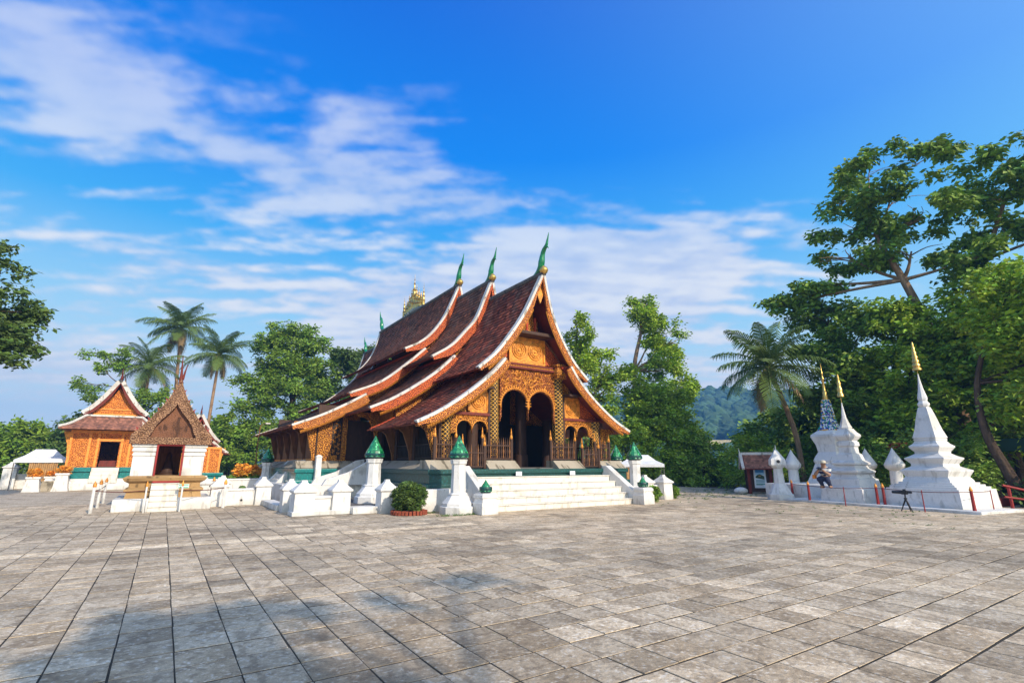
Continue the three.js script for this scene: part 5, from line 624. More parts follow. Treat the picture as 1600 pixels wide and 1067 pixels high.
{ // notice kiosk
  const T = new THREE.Group(); T.name = numbered('notice_kiosk'); T.position.set(27.4, 0, -16.5); T.rotation.y = -1.03 + 0.15; scene.add(T); origin.set(T, V(0, 0, 0)); tag(T, 'small tiled-roof notice kiosk with a poster at right centre', 'kiosk');
  for (const x of [-0.55, 0.55]) obj('post', rb(x - 0.08, x + 0.08, 0, 1.45, -0.08, 0.08, 0.01), M.redWood, T); for (const x of [-0.62, 0.62]) obj('post', rb(x - 0.06, x + 0.06, 0, 1.4, -0.6, -0.48, 0.01), M.darkWood, T);
  const p = [[0, 2.12], [0.2, 1.86], [0.5, 1.5], [0.75, 1.32]], P = profile(p, 10), zf = () => 0.85, zb = () => -0.85; const r = sub('roof', T); r.rotation.y = Math.PI / 2; r.position.set(0, 0, -0.25);
  obj('roof_deck', [-1, 1].map((s) => slopeSlab(P, 0, s, zf, zb, 0.05)), M.redWood, r); obj('roof_covering', [-1, 1].map((s) => slopeSlab(P.map((q) => ({ ...q, y: q.y + 0.03 })), 0, s, () => 0.72, () => -0.72, 0.02)), M.roofBrown, r); for (const s of [-1, 1]) for (const f of [zf, zb]) obj('verge_cap', verge(P, 0, s, f, -0.04, 0.09, -0.07, 0.07), M.mortar, r); obj('ridge_cap', bx(-0.07, 0.07, 2.08, 2.22, -0.8, 0.8), M.mortar, r); for (const z of [-0.86, 0.86]) obj('horn', tube([[0, 2.15, z, 0.05], [0, 2.3, z * 1.04, 0.03], [0, 2.48, z * 1.08, 0.006]], 6, 3), M.mortar, r);
  const cv = document.createElement('canvas'); cv.width = 128; cv.height = 256; const c = cv.getContext('2d'); c.fillStyle = '#dfe6ea'; c.fillRect(0, 0, 128, 256); c.fillStyle = '#3f8fd0'; c.fillRect(8, 8, 112, 60); c.fillStyle = '#9fd0ee'; c.fillRect(8, 50, 112, 30); c.fillStyle = '#2f4a2c'; c.beginPath(); c.moveTo(8, 110); c.lineTo(30, 86); c.lineTo(64, 74); c.lineTo(100, 92); c.lineTo(120, 104); c.lineTo(120, 150); c.lineTo(8, 128); c.fill(); c.fillStyle = '#b98a3a'; c.fillRect(46, 92, 30, 14); c.fillStyle = '#9db7bf'; c.fillRect(8, 150, 112, 46); c.fillStyle = '#2e8a78'; c.fillRect(8, 206, 112, 14); c.fillStyle = '#454c50'; c.fillRect(8, 224, 80, 4); c.fillRect(8, 234, 96, 4);
  const ct = new THREE.CanvasTexture(cv); ct.colorSpace = THREE.SRGBColorSpace; const pm = new THREE.Mesh(new THREE.BoxGeometry(0.5, 0.95, 0.02), new THREE.MeshStandardMaterial({ map: ct, roughness: 0.5 })); pm.name = 'poster'; pm.position.set(0, 0.84, 0.03); T.add(pm); obj('poster_frame', [bx(-0.3, -0.25, 0.34, 1.34, 0, 0.06), bx(0.25, 0.3, 0.34, 1.34, 0, 0.06), bx(-0.3, 0.3, 1.32, 1.37, 0, 0.055), bx(-0.3, 0.3, 0.31, 0.36, 0, 0.055)], M.cloth, T);
  obj('back_board', bx(-0.5, 0.5, 0.1, 1.4, -0.06, -0.02), M.darkWood, T);
  const q = thing('white_stone', 'rounded white stone lying left of the notice kiosk', 'stone', [26.6, 0, -17.2]); obj('stone_body', new THREE.IcosahedronGeometry(0.35, 3).scale(1.3, 0.6, 0.9).translate(26.6, 0.14, -17.2), M.white, q);
}
{ // crouching photographer on the terrace: one skin from a smooth field
  const bx0 = 22.75, by = 0.64, bz = -10.85, J = { hip: [0, 0.42, 0, 0.13], chest: [-0.16, 0.68, 0.06, 0.145], neck: [-0.22, 0.84, 0.09, 0.055], head: [-0.27, 0.95, 0.11, 0.095], kneeL: [-0.3, 0.34, -0.1, 0.07], footL: [-0.08, 0.05, -0.1, 0.05], toeL: [-0.22, 0.03, -0.12, 0.04], kneeR: [-0.26, 0.28, 0.2, 0.07], footR: [0.0, 0.05, 0.16, 0.05], toeR: [-0.14, 0.03, 0.2, 0.04], shL: [-0.18, 0.74, -0.14, 0.065], elL: [-0.34, 0.55, -0.2, 0.05], haL: [-0.42, 0.72, -0.04, 0.04], shR: [-0.14, 0.74, 0.24, 0.065], elR: [-0.3, 0.52, 0.3, 0.05], haR: [-0.42, 0.7, 0.14, 0.04] };
  const bones = [['hip', 'chest'], ['chest', 'neck'], ['neck', 'head'], ['hip', 'kneeL'], ['kneeL', 'footL'], ['footL', 'toeL'], ['hip', 'kneeR'], ['kneeR', 'footR'], ['footR', 'toeR'], ['chest', 'shL'], ['shL', 'elL'], ['elL', 'haL'], ['chest', 'shR'], ['shR', 'elR'], ['elR', 'haR']];
  const sdf = (x, y, z, list) => { let acc = 0; for (const [a, b] of list) { const A = J[a], B = J[b], dx = B[0] - A[0], dy = B[1] - A[1], dz = B[2] - A[2], t = clamp(((x - A[0]) * dx + (y - A[1]) * dy + (z - A[2]) * dz) / (dx * dx + dy * dy + dz * dz)), d = Math.hypot(x - A[0] - dx * t, y - A[1] - dy * t, z - A[2] - dz * t) - lerp(A[3], B[3], t); acc += Math.exp(-d * 38); } return -Math.log(acc) / 38; };
  const mesh = (list, grow, N = 72) => { const mc = new MarchingCubes(N, M.black, false, false, 90000); mc.isolation = 0; const H = 0.62; for (let k = 0; k < N; k++) for (let j = 0; j < N; j++) for (let i = 0; i < N; i++) mc.field[i + j * N + k * N * N] = -(sdf((i / N * 2 - 1) * H - 0.1, (j / N * 2 - 1) * H + 0.52, (k / N * 2 - 1) * H + 0.05, list) - grow); mc.update(); const n = mc.count, g = new THREE.BufferGeometry(), p = new Float32Array(n * 3); for (let i = 0; i < n; i++) { p[3 * i] = mc.positionArray[3 * i] * H - 0.1 + bx0; p[3 * i + 1] = mc.positionArray[3 * i + 1] * H + 0.52 + by; p[3 * i + 2] = mc.positionArray[3 * i + 2] * H + 0.05 + bz; } g.setAttribute('position', new THREE.BufferAttribute(p, 3)); g.setAttribute('normal', new THREE.BufferAttribute(mc.normalArray.slice(0, n * 3), 3)); return g; };
  const T = thing('person', 'person crouching on the stupa terrace in pale hat with navy top', 'person', [bx0, by, bz]); std('skin', { color: new THREE.Color().setRGB(0.34, 0.19, 0.12), roughness: 0.6 }); std('navy', { map: grain([38, 46, 74], 0.3, 8, 90, 0.3), roughness: 0.9 }); std('shirt', { map: tex(64, 0.4, (u, v) => (v % 0.5 < 0.22 ? [44, 54, 96] : [198, 200, 196])), roughness: 0.9 }); std('hatCloth', { map: grain([196, 188, 168], 0.2, 8, 92, 0.3), roughness: 0.95 });
  obj('body', mesh(bones, 0), M.skin, T); obj('shirt', mesh([['hip', 'chest'], ['chest', 'shL'], ['shL', 'elL'], ['chest', 'shR'], ['shR', 'elR']], 0.012), M.shirt, T); obj('trousers', mesh([['hip', 'kneeL'], ['kneeL', 'footL'], ['hip', 'kneeR'], ['kneeR', 'footR']], 0.014), M.navy, T);
  obj('hat', [lathe([[by + 0.985, 0.19], [by + 0.995, 0.19], [by + 1.0, 0.11], [by + 1.07, 0.1], [by + 1.1, 0.05], [by + 1.105, 0]], bx0 - 0.27, bz + 0.11, 18)], M.hatCloth, T);
  tag(obj('shoulder_bag', [rb(bx0 - 0.34, bx0 - 0.18, by + 0.36, by + 0.52, bz - 0.36, bz - 0.24, 0.03)], M.marigold), 'small orange bag at the crouching person’s side', 'bag'); tag(obj('hand_camera', [rb(bx0 - 0.5, bx0 - 0.42, by + 0.7, by + 0.79, bz - 0.02, bz + 0.12, 0.015), new THREE.CylinderGeometry(0.03, 0.03, 0.1, 12).rotateZ(Math.PI / 2).translate(bx0 - 0.54, by + 0.745, bz + 0.05)], M.black), 'black camera held by the crouching person', 'camera');
}
{ // maroon wall, red railing and dark shelter at right
  const w = obj('maroon_wall', new RoundedBoxGeometry(4.6, 2.6, 0.25, 2, 0.02).rotateY(-1.15).translate(30.2, 1.3, -10.9), M.maroonWall); tag(w, 'maroon painted wall behind the stupas', 'wall');
  const s = thing('dark_shelter', 'open shelter with dark green roof at the far right edge', 'shelter', [34.6, 0, -6.2]); obj('roof', [rb(32.6, 37, 2.15, 2.75, -8.4, -3.6, 0.05)], new THREE.MeshStandardMaterial({ color: new THREE.Color().setRGB(0.012, 0.05, 0.035), roughness: 0.6 }), s); for (const [x, z] of [[32.9, -8], [32.9, -4], [36.6, -8], [36.6, -4]]) obj('post', cyl(x, 0, 2.15, z, 0.09), M.darkWood, s);
  const f = thing('red_railing', 'red slanted railing and low red kerb at the right edge', 'railing', [25.6, 0, -5.2]); obj('rail', [bar([25.2, 0.85, -6.0], [27.2, 0.25, -4.4], 0.04), bar([25.2, 0.45, -6.0], [27.2, 0.1, -4.4], 0.035)], M.redPaint, f); for (const [x, z] of [[25.4, -5.9], [26.3, -5.15]]) obj('post', cyl(x, 0, 0.85, z, 0.05), M.redPaint, f); obj('kerb', rb(25.2, 29, 0, 0.3, -6.9, -6.5, 0.02), M.maroonWall, f);
}
{ // potted topiary bushes and flowers
  const bushes = [[6.84, -16.28, 0.53, 'round clipped bush in a brick ring left of the front steps', 1], [17.75, -15.75, 0.36, 'small green bush behind the right bud pedestal', 0], [20.1, -16.6, 0.3, 'small dark bush at right end of the white wall', 0]];
  for (const [x, z, r, l, ring] of bushes) { const t = thing('clipped_bush', l, 'bush', [x, 0, z]); crown(t, [[x, r * 0.95, z, r, r * 0.85, r, Math.floor(2600 * r * r * 2)]], ring ? M.leafDark : M.leafMid, 40 + Math.floor(x), { geo: BUSHL, spray: 0.08, grow: 1, more: 1, per: 4, name: 'foliage', gap: 0.1, freq: 3 }); obj('stem', [tube([[x, 0, z, 0.05], [x, r, z, 0.03]], 6, 2), ...[0, 1, 2, 3, 4].map((i) => tube([[x, 0.1, z, 0.03], [x + Math.cos(i * 1.26) * r * 0.6, r * 1.1, z + Math.sin(i * 1.26) * r * 0.6, 0.01]], 5, 2))], M.bark, t);
    if (ring) { const b = uvm(strip(rb(-0.045, 0.045, 0, 0.13, -0.09, 0.09, 0.012))); for (let i = 0; i < 30; i++) { const a = i / 30 * 6.283; piece('brick', b, M.brick, t, x + Math.cos(a) * 0.5, (i % 3) * 0.006, z + Math.sin(a) * 0.5, -a + Math.PI / 2); } obj('soil', cyl(x, 0, 0.08, z, 0.46, 0.46, 24), M.soil, t); } }
  const f = thing('flower_bed', 'mound of orange and yellow flowers by the white wall', 'flowers', [3.8, 0, -32.2]); crown(f, [[3.95, 1.15, -32.2, 0.62, 0.28, 0.6, 260]], M.flowerGold, 61, { geo: BUSHL, spray: 0.08, grow: 1, more: 1, per: 4, name: 'blossoms', gap: 0, scale: 2 }); crown(f, [[3.95, 0.7, -32.2, 0.62, 0.45, 0.6, 160]], M.leafMid, 62, { geo: BUSHL, spray: 0.08, grow: 1, more: 1, per: 4, name: 'foliage', gap: 0, scale: 2.4 });
  const c = thing('pot_plant', 'little round cactus-like plant on the white wall', 'plant', [2.75, 0.65, -23.58]); obj('plant_body', new THREE.SphereGeometry(0.14, 14, 8, 0, 6.3, 0, 1.6).scale(1, 0.75, 1).translate(2.75, 0.65, -23.58), M.leafDark, c);
}
{ // thin lamp post left of the temple
  const x = 4.55, z = -33.9, T = thing('lamp_post', 'thin brown lamp post at the left corner of the temple', 'lamp post', [x, 0, z]); obj('pole', tube([[x, 0, z, 0.045], [x - 0.05, 2.0, z, 0.035], [x - 0.02, 3.6, z, 0.028], [x + 0.1, 3.88, z, 0.024], [x + 0.3, 3.95, z, 0.022]], 8, 4), M.brownWood, T); obj('lamp_head', rb(x + 0.25, x + 0.52, 3.91, 3.99, z - 0.07, z + 0.07, 0.03), M.mortar, T);
}

// ------------------------------------------------------------------ trees, palms, hill
const SHADE = [[-0.2, -5.6, 0.3, 0.25, 0.3, 90], [0.05, -6.1, 0.4, 0.3, 0.25, 110], [0.6, -6.3, 0.3, 0.25, 0.2, 60], [0.45, -5.5, 0.3, 0.25, 0.22, 70], [0.75, -4.9, 0.3, 0.25, 0.25, 60], [-0.1, -6.9, 0.35, 0.12, 0.1, 26], [1.0, -6.8, 0.4, 0.12, 0.1, 26], [1.9, -6.5, 0.4, 0.1, 0.09, 14], [3.6, -6.85, 0.45, 0.1, 0.1, 13]].map(([x, z, a, b, c, n]) => [x + 6.5 * SUN.x / SUN.y, 6.5, z + 6.5 * SUN.z / SUN.y, a, b, c, n]);
// shade tree standing behind the camera, whose shadow dapples the near slabs
tree('shade_tree', 'leafy shade tree behind the viewer whose shadow falls on the near slabs', 'trees at the courtyard edge', [[6.2, 0, 11.8, 0.3], [5.8, 3.2, 11.0, 0.24], [4.8, 5.2, 9.4, 0.16], [3.6, 6.2, 7.8, 0.1]], SHADE, M.leafMid, 3, { gap: 0, twigs: 1, spray: 0.17, grow: 1.25, more: 1.3, scale: 0.62, per: 9 });
// left edge
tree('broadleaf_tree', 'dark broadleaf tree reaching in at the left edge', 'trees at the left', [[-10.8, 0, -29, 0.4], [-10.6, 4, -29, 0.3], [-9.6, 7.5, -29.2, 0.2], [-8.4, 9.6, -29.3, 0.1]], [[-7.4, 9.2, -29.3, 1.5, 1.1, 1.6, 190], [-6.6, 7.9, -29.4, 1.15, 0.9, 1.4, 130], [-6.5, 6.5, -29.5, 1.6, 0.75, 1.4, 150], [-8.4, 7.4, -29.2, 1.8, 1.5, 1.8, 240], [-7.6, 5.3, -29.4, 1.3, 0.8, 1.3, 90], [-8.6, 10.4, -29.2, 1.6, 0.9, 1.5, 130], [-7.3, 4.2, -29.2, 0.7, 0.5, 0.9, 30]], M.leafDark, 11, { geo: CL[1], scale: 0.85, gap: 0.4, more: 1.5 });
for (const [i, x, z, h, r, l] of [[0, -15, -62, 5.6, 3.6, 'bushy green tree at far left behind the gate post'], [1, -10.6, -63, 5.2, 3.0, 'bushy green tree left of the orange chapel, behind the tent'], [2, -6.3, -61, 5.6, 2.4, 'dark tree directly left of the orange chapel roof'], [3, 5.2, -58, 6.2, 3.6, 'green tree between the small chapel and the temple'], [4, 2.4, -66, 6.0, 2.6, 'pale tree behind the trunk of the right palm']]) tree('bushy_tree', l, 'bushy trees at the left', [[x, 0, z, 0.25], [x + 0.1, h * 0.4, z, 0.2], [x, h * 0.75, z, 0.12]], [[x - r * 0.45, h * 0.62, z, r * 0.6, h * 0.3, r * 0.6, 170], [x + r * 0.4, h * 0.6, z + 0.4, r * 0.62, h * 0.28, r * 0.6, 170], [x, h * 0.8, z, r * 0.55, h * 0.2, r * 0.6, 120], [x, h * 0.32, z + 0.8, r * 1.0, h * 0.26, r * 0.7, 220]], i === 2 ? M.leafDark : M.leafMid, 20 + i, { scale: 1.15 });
tree('airy_tree', 'airy tree with open crown behind the orange chapel', 'trees at the left', [[-3.2, 0, -59, 0.22], [-3.4, 5, -59, 0.17], [-3.8, 8.5, -59.3, 0.1]], [[-5.9, 10.4, -59.5, 1.4, 1.1, 1.5, 70], [-4.4, 11.0, -59.6, 1.0, 0.8, 1.5, 40], [-6.2, 8.6, -59.3, 1.3, 1.0, 1.5, 60], [-1.2, 7.6, -59.2, 2.0, 1.2, 1.5, 90], [-0.6, 6.4, -58.8, 2.0, 1.4, 1.5, 110], [-4.0, 6.6, -58.8, 1.6, 1.2, 1.4, 60]], M.leafMid, 31, { scale: 0.9, gap: 0.42, more: 1.5, spray: 0.6, grow: 1.25 });
palm('tallest coconut palm left of the temple', [0.6, 0, -62], [-0.3, 15.4, -62], 26, 3.7, 51, { r: 0.17, dry: 3 });
palm('coconut palm nearest the temple on the left side', [3.0, 0, -58], [3.3, 12.3, -58], 24, 3.5, 52, { r: 0.15, dry: 3 });
palm('shorter coconut palm behind the orange chapel', [-2.1, 0, -60.5], [-2.35, 10.9, -60.5], 22, 3.4, 53, { r: 0.15, dry: 2 });
// the spreading rain tree behind the temple
tree('rain_tree', 'spreading layered rain tree directly behind the temple at left', 'trees behind the temple', [[11.5, 0, -58, 0.5], [11.2, 4, -58, 0.42], [10.6, 7.5, -57.8, 0.34], [10.4, 11, -57.6, 0.2], [10.0, 14, -57.4, 0.1]], [[9.6, 15.2, -57.2, 2.3, 0.8, 2.2, 170], [7.6, 13.8, -57.4, 1.9, 0.75, 2, 130], [11.6, 13.9, -57, 2.6, 0.8, 2.4, 170], [9.0, 11.8, -57, 3.0, 0.9, 2.4, 230], [12.8, 11.6, -56.8, 2.9, 1.0, 2.6, 230], [7.2, 9.6, -57.2, 2.2, 0.9, 2.2, 150], [10.6, 9.4, -56.5, 3.0, 1.0, 2.4, 220], [14.2, 9.0, -57, 2.8, 1.0, 2.4, 180], [7.4, 7.2, -56.8, 2.0, 0.9, 2.0, 130], [10.4, 6.6, -56.4, 2.8, 1.1, 2.2, 190], [13.0, 6.4, -56.4, 2.4, 1.2, 2.2, 160], [8.0, 4.6, -56, 2.2, 1.3, 2, 130], [11.2, 3.9, -56, 3.0, 1.3, 2, 180]], M.leafMid, 41, { scale: 1.0, gap: 0.36, more: 2.2, spray: 0.65, grow: 1.3 });
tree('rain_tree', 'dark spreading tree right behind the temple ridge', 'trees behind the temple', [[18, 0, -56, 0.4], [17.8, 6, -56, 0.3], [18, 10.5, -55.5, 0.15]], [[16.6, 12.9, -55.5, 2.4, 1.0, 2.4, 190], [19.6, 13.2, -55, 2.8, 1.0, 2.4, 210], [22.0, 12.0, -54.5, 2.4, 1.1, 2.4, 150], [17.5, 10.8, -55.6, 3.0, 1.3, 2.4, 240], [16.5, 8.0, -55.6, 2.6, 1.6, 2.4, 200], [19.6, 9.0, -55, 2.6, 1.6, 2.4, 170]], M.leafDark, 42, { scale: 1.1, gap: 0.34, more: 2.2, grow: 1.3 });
// right of the temple
tree('tall_tree', 'tall pale-trunked tree rising right of the temple', 'trees right of the temple', [[34.2, 0, -30.6, 0.32], [33.6, 5, -30.6, 0.26], [33.2, 9.5, -30.5, 0.2], [34.0, 13, -30.2, 0.14], [34.4, 15.6, -30, 0.08]], [[34.3, 15.6, -30, 1.7, 1.1, 1.5, 130], [33.9, 14.4, -30.2, 1.5, 0.9, 1.5, 110], [35.4, 13.6, -29.6, 1.7, 1.0, 1.5, 130], [36.6, 12.3, -29.2, 1.7, 1.1, 1.5, 140], [34.4, 12.0, -29.8, 1.3, 0.8, 1.4, 80], [36.2, 10.4, -29.2, 1.9, 1.1, 1.6, 150], [34.8, 9.4, -29.4, 1.7, 1.0, 1.5, 120], [36.8, 8.0, -29, 1.7, 1.2, 1.6, 140]], M.leafBright, 61, { bark: M.paleBark, scale: 0.88, gap: 0.42, more: 1.6 });
tree('light_green_tree', 'light green tree close behind the right roof edge', 'trees right of the temple', [[27.6, 0, -30.6, 0.2], [27.2, 6, -30.5, 0.15], [26.6, 10, -30.2, 0.08]], [[26.3, 12.1, -30, 1.2, 1.0, 1.2, 90], [26.9, 10.8, -30.2, 1.4, 1.0, 1.3, 110], [28.0, 9.6, -30.0, 1.6, 0.9, 1.4, 120], [27.0, 8.8, -30.4, 1.5, 0.9, 1.4, 90], [28.9, 8.4, -29.8, 1.5, 0.8, 1.4, 110], [30.2, 8.6, -29.6, 1.5, 0.8, 1.4, 110], [28.6, 6.6, -29.8, 1.4, 1.1, 1.4, 70]], M.leafBright, 62, { scale: 0.86, gap: 0.41, more: 1.6 });
tree('broadleaf_tree', 'broad green tree in front of the tall pale-trunked tree', 'trees right of the temple', [[32.6, 0, -28.6, 0.24], [32.4, 3, -28.5, 0.19], [32.4, 6, -28.3, 0.1]], [[31.8, 7.4, -28.2, 1.6, 0.9, 1.6, 130], [33.6, 7.0, -27.8, 1.8, 1.0, 1.6, 150], [31.6, 5.8, -28, 1.7, 0.9, 1.6, 140], [33.6, 5.2, -27.4, 2.0, 1.0, 1.7, 170], [34.6, 3.8, -27.0, 1.8, 0.9, 1.6, 140], [32.2, 4.0, -27.4, 2.0, 1.0, 1.6, 170], [30.6, 4.4, -28.4, 1.3, 1.1, 1.4, 90]], M.leafBright, 63, { scale: 0.9, gap: 0.25, more: 2.4 });
for (const [i, x, z, h, r, l] of [[0, 35.8, -26.2, 3.6, 2.4, 'rounded bushy shrub right of the temple steps, by the hill view'], [1, 32.2, -26.6, 2.9, 2.2, 'rounded bushy shrub behind the right canopy tent'], [2, 28.4, -27.4, 4.6, 2.4, 'dark shrub behind the right lotus pillar'], [3, 38.0, -27.6, 3.0, 2.0, 'low dark shrub at the courtyard edge below the hill'], [4, 24.6, -30, 4.2, 2.2, 'dark shrub close behind the right corner of the temple']]) tree('shrub', l, 'shrubs right of the temple', [[x, 0, z, 0.12], [x, h * 0.4, z, 0.09], [x, h * 0.8, z, 0.05]], [[x - r * 0.4, h * 0.45, z, r * 0.65, h * 0.42, r * 0.65, 190], [x + r * 0.4, h * 0.42, z + 0.3, r * 0.65, h * 0.4, r * 0.65, 190], [x, h * 0.72, z, r * 0.55, h * 0.27, r * 0.6, 130], [x, h * 0.2, z + 0.4, r * 1.05, h * 0.22, r * 0.8, 170]], i > 2 ? M.leafMid : M.leafBright, 70 + i, { scale: 0.8, gap: 0.3, more: 1.6, cat: 'shrub' });
// right-hand palm and grove
palm('large coconut palm with brown hanging fronds before the right grove', [31.0, 0, -15.9], [29.75, 7.3, -16.6], 26, 3.7, 54, { r: 0.15, dry: 3, bend: [0.35, 0.2] });
for (const [i, x, z, h, r, l] of [[0, 31.6, -19.2, 3.2, 1.6, 'yellow-green bush below the large palm'], [1, 30.4, -17.6, 2.2, 1.2, 'yellow-green bush right behind the notice kiosk'], [2, 32.8, -15.2, 3.4, 1.6, 'dark bush under the grove left of the rear stupa'], [3, 30.2, -9.3, 3.2, 1.8, 'green bush behind the tall stupa, over the maroon wall'], [4, 29.2, -11.9, 2.6, 1.2, 'green bush between the middle stupa and the maroon wall'], [5, 28.6, -4.9, 1.6, 1.3, 'dark bush beside the red railing']]) tree('shrub', l, 'shrubs under the right grove', [[x, 0, z, 0.1], [x, h * 0.4, z, 0.08], [x, h * 0.8, z, 0.04]], [[x, h * 0.5, z, r, h * 0.48, r, 260], [x + r * 0.3, h * 0.8, z, r * 0.6, h * 0.28, r * 0.6, 90], [x, h * 0.25, z, r * 1.2, h * 0.28, r, 110]], i < 2 ? M.leafBright : i < 5 ? M.leafMid : M.leafDark, 80 + i, { scale: 0.75, gap: 0.3, cat: 'shrub' });
const grove = 'trees of the right grove';
tree('canopy_tree', 'tall open-crowned tree with leaning pink trunk at right', grove, [[36.4, 0, -9.6, 0.36], [35.8, 5, -9.6, 0.3], [34.9, 8.6, -9.9, 0.25], [34.5, 12, -10.6, 0.2], [34.2, 15, -11.4, 0.13], [34.2, 18, -11.4, 0.07]], [[34.2, 19.3, -11.2, 2.2, 0.8, 2.2, 130], [34.6, 18.8, -8.6, 1.4, 0.7, 1.8, 90], [33.8, 17.6, -13.0, 1.8, 0.7, 1.6, 100], [34.4, 17.2, -10.4, 2.2, 0.8, 2.4, 150], [34.0, 15.6, -12.2, 2.0, 0.7, 2.2, 140], [34.8, 15.4, -9.2, 2.0, 0.8, 2.0, 140], [33.4, 14.0, -12.8, 1.8, 0.6, 1.9, 110], [34.6, 13.6, -10.0, 1.8, 0.7, 1.9, 110], [33.0, 12.6, -14.6, 1.6, 0.6, 1.8, 110], [32.4, 11.7, -16.2, 1.4, 0.6, 1.5, 90], [35.2, 12.4, -7.8, 1.5, 0.8, 1.6, 90]], M.leafMid, 91, { bark: M.paleBark, gap: 0.46, geo: CL[2], scale: 0.74, more: 1.0, spray: 0.55, grow: 1.25 });
tree('canopy_tree', 'tall tree at the right edge beside the leaning trunk', grove, [[38.4, 0, -8.4, 0.36], [38.2, 6, -8.5, 0.3], [37.6, 10, -8.6, 0.25], [37.8, 13, -7.6, 0.16], [37.5, 16, -6.2, 0.08]], [[37.2, 17.8, -5.2, 2.2, 0.9, 2.2, 170], [37.4, 16.6, -7.2, 2.0, 0.9, 2.0, 150], [36.8, 15.8, -3.6, 2.2, 1.0, 2.4, 190], [37.6, 14.2, -6.2, 2.4, 1.0, 2.4, 190], [37.0, 13.4, -3.8, 2.2, 1.0, 2.2, 180], [37.8, 12.0, -7.2, 2.2, 1.0, 2.2, 150], [37.0, 11.2, -4.6, 2.4, 1.0, 2.4, 180]], M.leafMid, 92, { bark: M.paleBark, gap: 0.44, geo: CL[2], scale: 0.76, more: 1.05, spray: 0.55, grow: 1.2 });
tree('canopy_tree', 'dense dark tree behind the rear stupa', grove, [[35.2, 0, -14.6, 0.28], [35, 5, -14.6, 0.22], [34.6, 8, -14.4, 0.12]], [[33.6, 10.6, -14.8, 1.7, 0.9, 1.7, 160], [33.8, 9.3, -12.9, 1.9, 0.9, 1.8, 170], [33.2, 8.4, -15.0, 1.6, 1.0, 1.6, 140], [33.6, 7.0, -13.4, 2.0, 1.2, 2.0, 220], [33.4, 5.0, -14.4, 1.9, 1.4, 1.9, 240], [33.6, 3.0, -13.2, 1.8, 1.4, 2.0, 220]], M.leafMid, 93, { gap: 0.38, scale: 0.95 });
tree('canopy_tree', 'dense green tree filling the gap between the stupas', grove, [[35.4, 0, -11.4, 0.3], [35.2, 4, -11.4, 0.24], [34.8, 7.4, -11.2, 0.12]], [[33.8, 9.4, -11.0, 1.9, 1.0, 2.0, 180], [34.2, 8.0, -9.4, 2.0, 1.0, 2.0, 190], [33.4, 6.6, -11.2, 2.0, 1.1, 2.0, 220], [33.8, 5.4, -9.2, 2.0, 1.2, 2.0, 220], [33.2, 4.2, -11.0, 1.9, 1.2, 2.0, 220], [33.6, 2.6, -9.6, 1.9, 1.2, 2.0, 220]], M.leafBright, 94, { gap: 0.36, scale: 0.95 });
tree('canopy_tree', 'dense green tree right behind the tallest stupa', grove, [[34.8, 0, -7.0, 0.3], [34.6, 4, -7.0, 0.24], [34.4, 8, -7, 0.12]], [[34.6, 10.2, -6.8, 2.0, 0.9, 2.0, 190], [34.4, 8.6, -8.0, 1.9, 1.0, 1.9, 180], [34.6, 8.2, -5.2, 2.0, 1.0, 2.0, 190], [33.8, 6.8, -6.6, 2.1, 1.1, 2.0, 220], [33.8, 5.2, -7.6, 2.0, 1.1, 2.0, 200], [34.2, 5.0, -5.0, 2.0, 1.1, 2.0, 190], [33.6, 3.8, -6.6, 1.8, 0.9, 1.8, 130]], M.leafBright, 95, { gap: 0.38, scale: 0.95 });
tree('canopy_tree', 'thick-trunked leaning tree at right of the tallest stupa', grove, [[29.3, 0, -6.3, 0.26], [29.1, 1.4, -6.7, 0.2], [28.9, 3.0, -7.05, 0.16], [29.0, 5.0, -7.0, 0.12], [29.2, 7.0, -6.4, 0.08]], [[29.2, 8.2, -4.6, 2.0, 0.9, 1.8, 190], [28.6, 7.0, -5.8, 1.6, 0.8, 1.6, 140], [29.4, 6.4, -3.6, 1.8, 0.9, 1.7, 150], [29.2, 5.0, -4.6, 1.7, 0.8, 1.5, 110], [30.4, 9.4, -5.4, 1.8, 0.8, 1.8, 140], [29.8, 4.2, -6.2, 1.2, 0.6, 1.2, 60]], M.leafBright, 96, { gap: 0.4, scale: 0.85 });
tree('canopy_tree', 'dark tree closing the grove at the far right edge', grove, [[40, 0, -3.4, 0.3], [39.8, 5, -3.4, 0.24], [39.6, 9, -3.4, 0.12]], [[39.4, 10.6, -2.8, 2.2, 1.1, 2.2, 190], [39.0, 8.4, -4.2, 2.4, 1.2, 2.4, 220], [39.2, 6.2, -2.8, 2.4, 1.3, 2.4, 220], [38.6, 4.2, -4.4, 2.4, 1.2, 2.4, 200], [39.2, 2.2, -3.0, 2.2, 1.3, 2.4, 190]], M.leafMid, 97, { gap: 0.36, scale: 1.0 });
for (const [i, x, z, h] of [[0, 43, -17, 9], [1, 44, -11, 10], [2, 45, -6, 10], [3, 41, -21, 6.5]]) tree('backdrop_tree', ['dark tree deep in the grove behind the large palm', 'dark tree deep in the grove behind the stupas', 'dark tree deep in the grove at the right edge', 'dark tree at left end of the grove beyond the kiosk'][i], grove, [[x, 0, z, 0.3], [x, h * 0.5, z, 0.2], [x, h * 0.8, z, 0.1]], [[x, h * 0.8, z, 3, h * 0.2, 3, 190], [x, h * 0.55, z - 1, 3.4, h * 0.2, 3.4, 230], [x, h * 0.3, z, 3.4, h * 0.25, 3.4, 260], [x, h * 0.12, z, 3.4, h * 0.14, 3.4, 160]], M.leafMid, 100 + i, { scale: 1.25, gap: 0.3 });
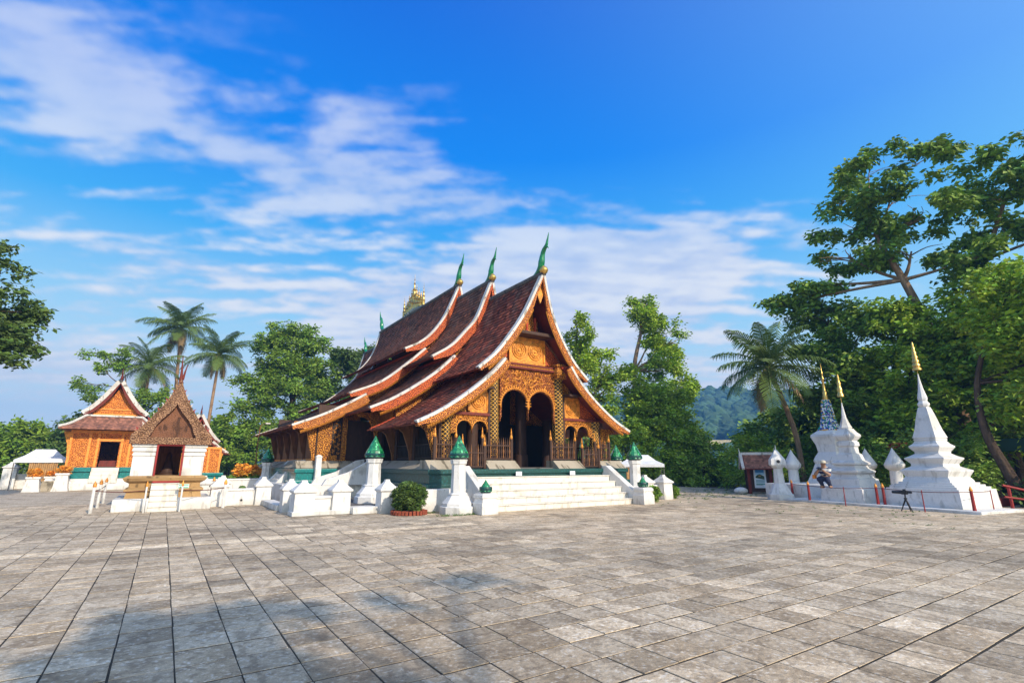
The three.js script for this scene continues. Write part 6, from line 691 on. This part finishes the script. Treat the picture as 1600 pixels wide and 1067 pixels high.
{ // wooded hill across the river
  const N = 90, g = new THREE.PlaneGeometry(900, 700, N, 70).rotateX(-Math.PI / 2), p = g.attributes.position, hgt = (x, z) => { const u = x / 450, v = z / 350; return Math.max(-3, (62 * Math.exp(-u * u * 1.2) * sst(-1, -0.25, v) * sst(1.0, 0.1, v * 1.0) + 9 * (fbm(x * 0.018, z * 0.018, 0, 7, 4) - 0.5) * 2) * sst(1, 0.8, Math.abs(u))); };
  const ang = -0.95, cs = Math.cos(ang), sn = Math.sin(ang), cx = 470, cz = -330, W = (x, z) => [cx + x * cs + z * sn, cz - x * sn + z * cs];
  for (let i = 0; i < p.count; i++) { const x = p.getX(i), z = p.getZ(i), y = hgt(x, z), [a, b] = W(x, z); p.setXYZ(i, a, y, b); } g.computeVertexNormals(); std('hillGround', { map: grain([70, 92, 58], 0.35, 8, 120, 60), roughness: 1 }); obj('hill', g, M.hillGround).userData.kind = 'structure';
  const R = rng(9), blob = new THREE.IcosahedronGeometry(1, 2), bp = blob.attributes.position; for (let i = 0; i < bp.count; i++) { const v = V(bp.getX(i), bp.getY(i), bp.getZ(i)), k = 0.75 + 0.5 * n3(v.x * 2.3 + 9, v.y * 2.3 + 9, v.z * 2.3 + 9, 5); bp.setXYZ(i, v.x * k, v.y * k * 0.9, v.z * k); } blob.computeVertexNormals(); const n = 7000, m = new THREE.InstancedMesh(blob, new THREE.MeshStandardMaterial({ roughness: 1 }), n), mt = new THREE.Matrix4(), q = new THREE.Quaternion();
  for (let i = 0; i < n; i++) { const x = (R() - 0.5) * 760, z = (R() - 0.25) * 420, [a, b] = W(x, z), s = 3.2 + R() * 4.2; q.setFromEuler(new THREE.Euler(0, R() * 6.28, 0)); mt.compose(V(a, hgt(x, z) + s * 0.25, b), q, V(s, s * (0.7 + R() * 0.6), s)); m.setMatrixAt(i, mt); const k = 0.7 + R() * 0.7; m.setColorAt(i, new THREE.Color().setRGB(0.045 * k, 0.095 * k, 0.04 * k)); } m.name = 'hill_forest'; m.castShadow = m.receiveShadow = true; scene.add(m); tag(m, 'distant blue-green forest covering the hill', 'forest', null, 'stuff');
  tag(obj('river_bank_field', new THREE.PlaneGeometry(120, 40).rotateX(-Math.PI / 2 + 0.2).rotateY(-0.97).translate(236, 10.2, -160), (std('dryField', { map: grain([196, 176, 120], 0.25, 8, 130, 14), roughness: 1 }))), 'dry tan field below the wooded hill', 'field').userData.kind = 'structure';
}
scene.fog = new THREE.FogExp2(0x6cb0fa, 0.0008);
renderer.render(scene, camera);
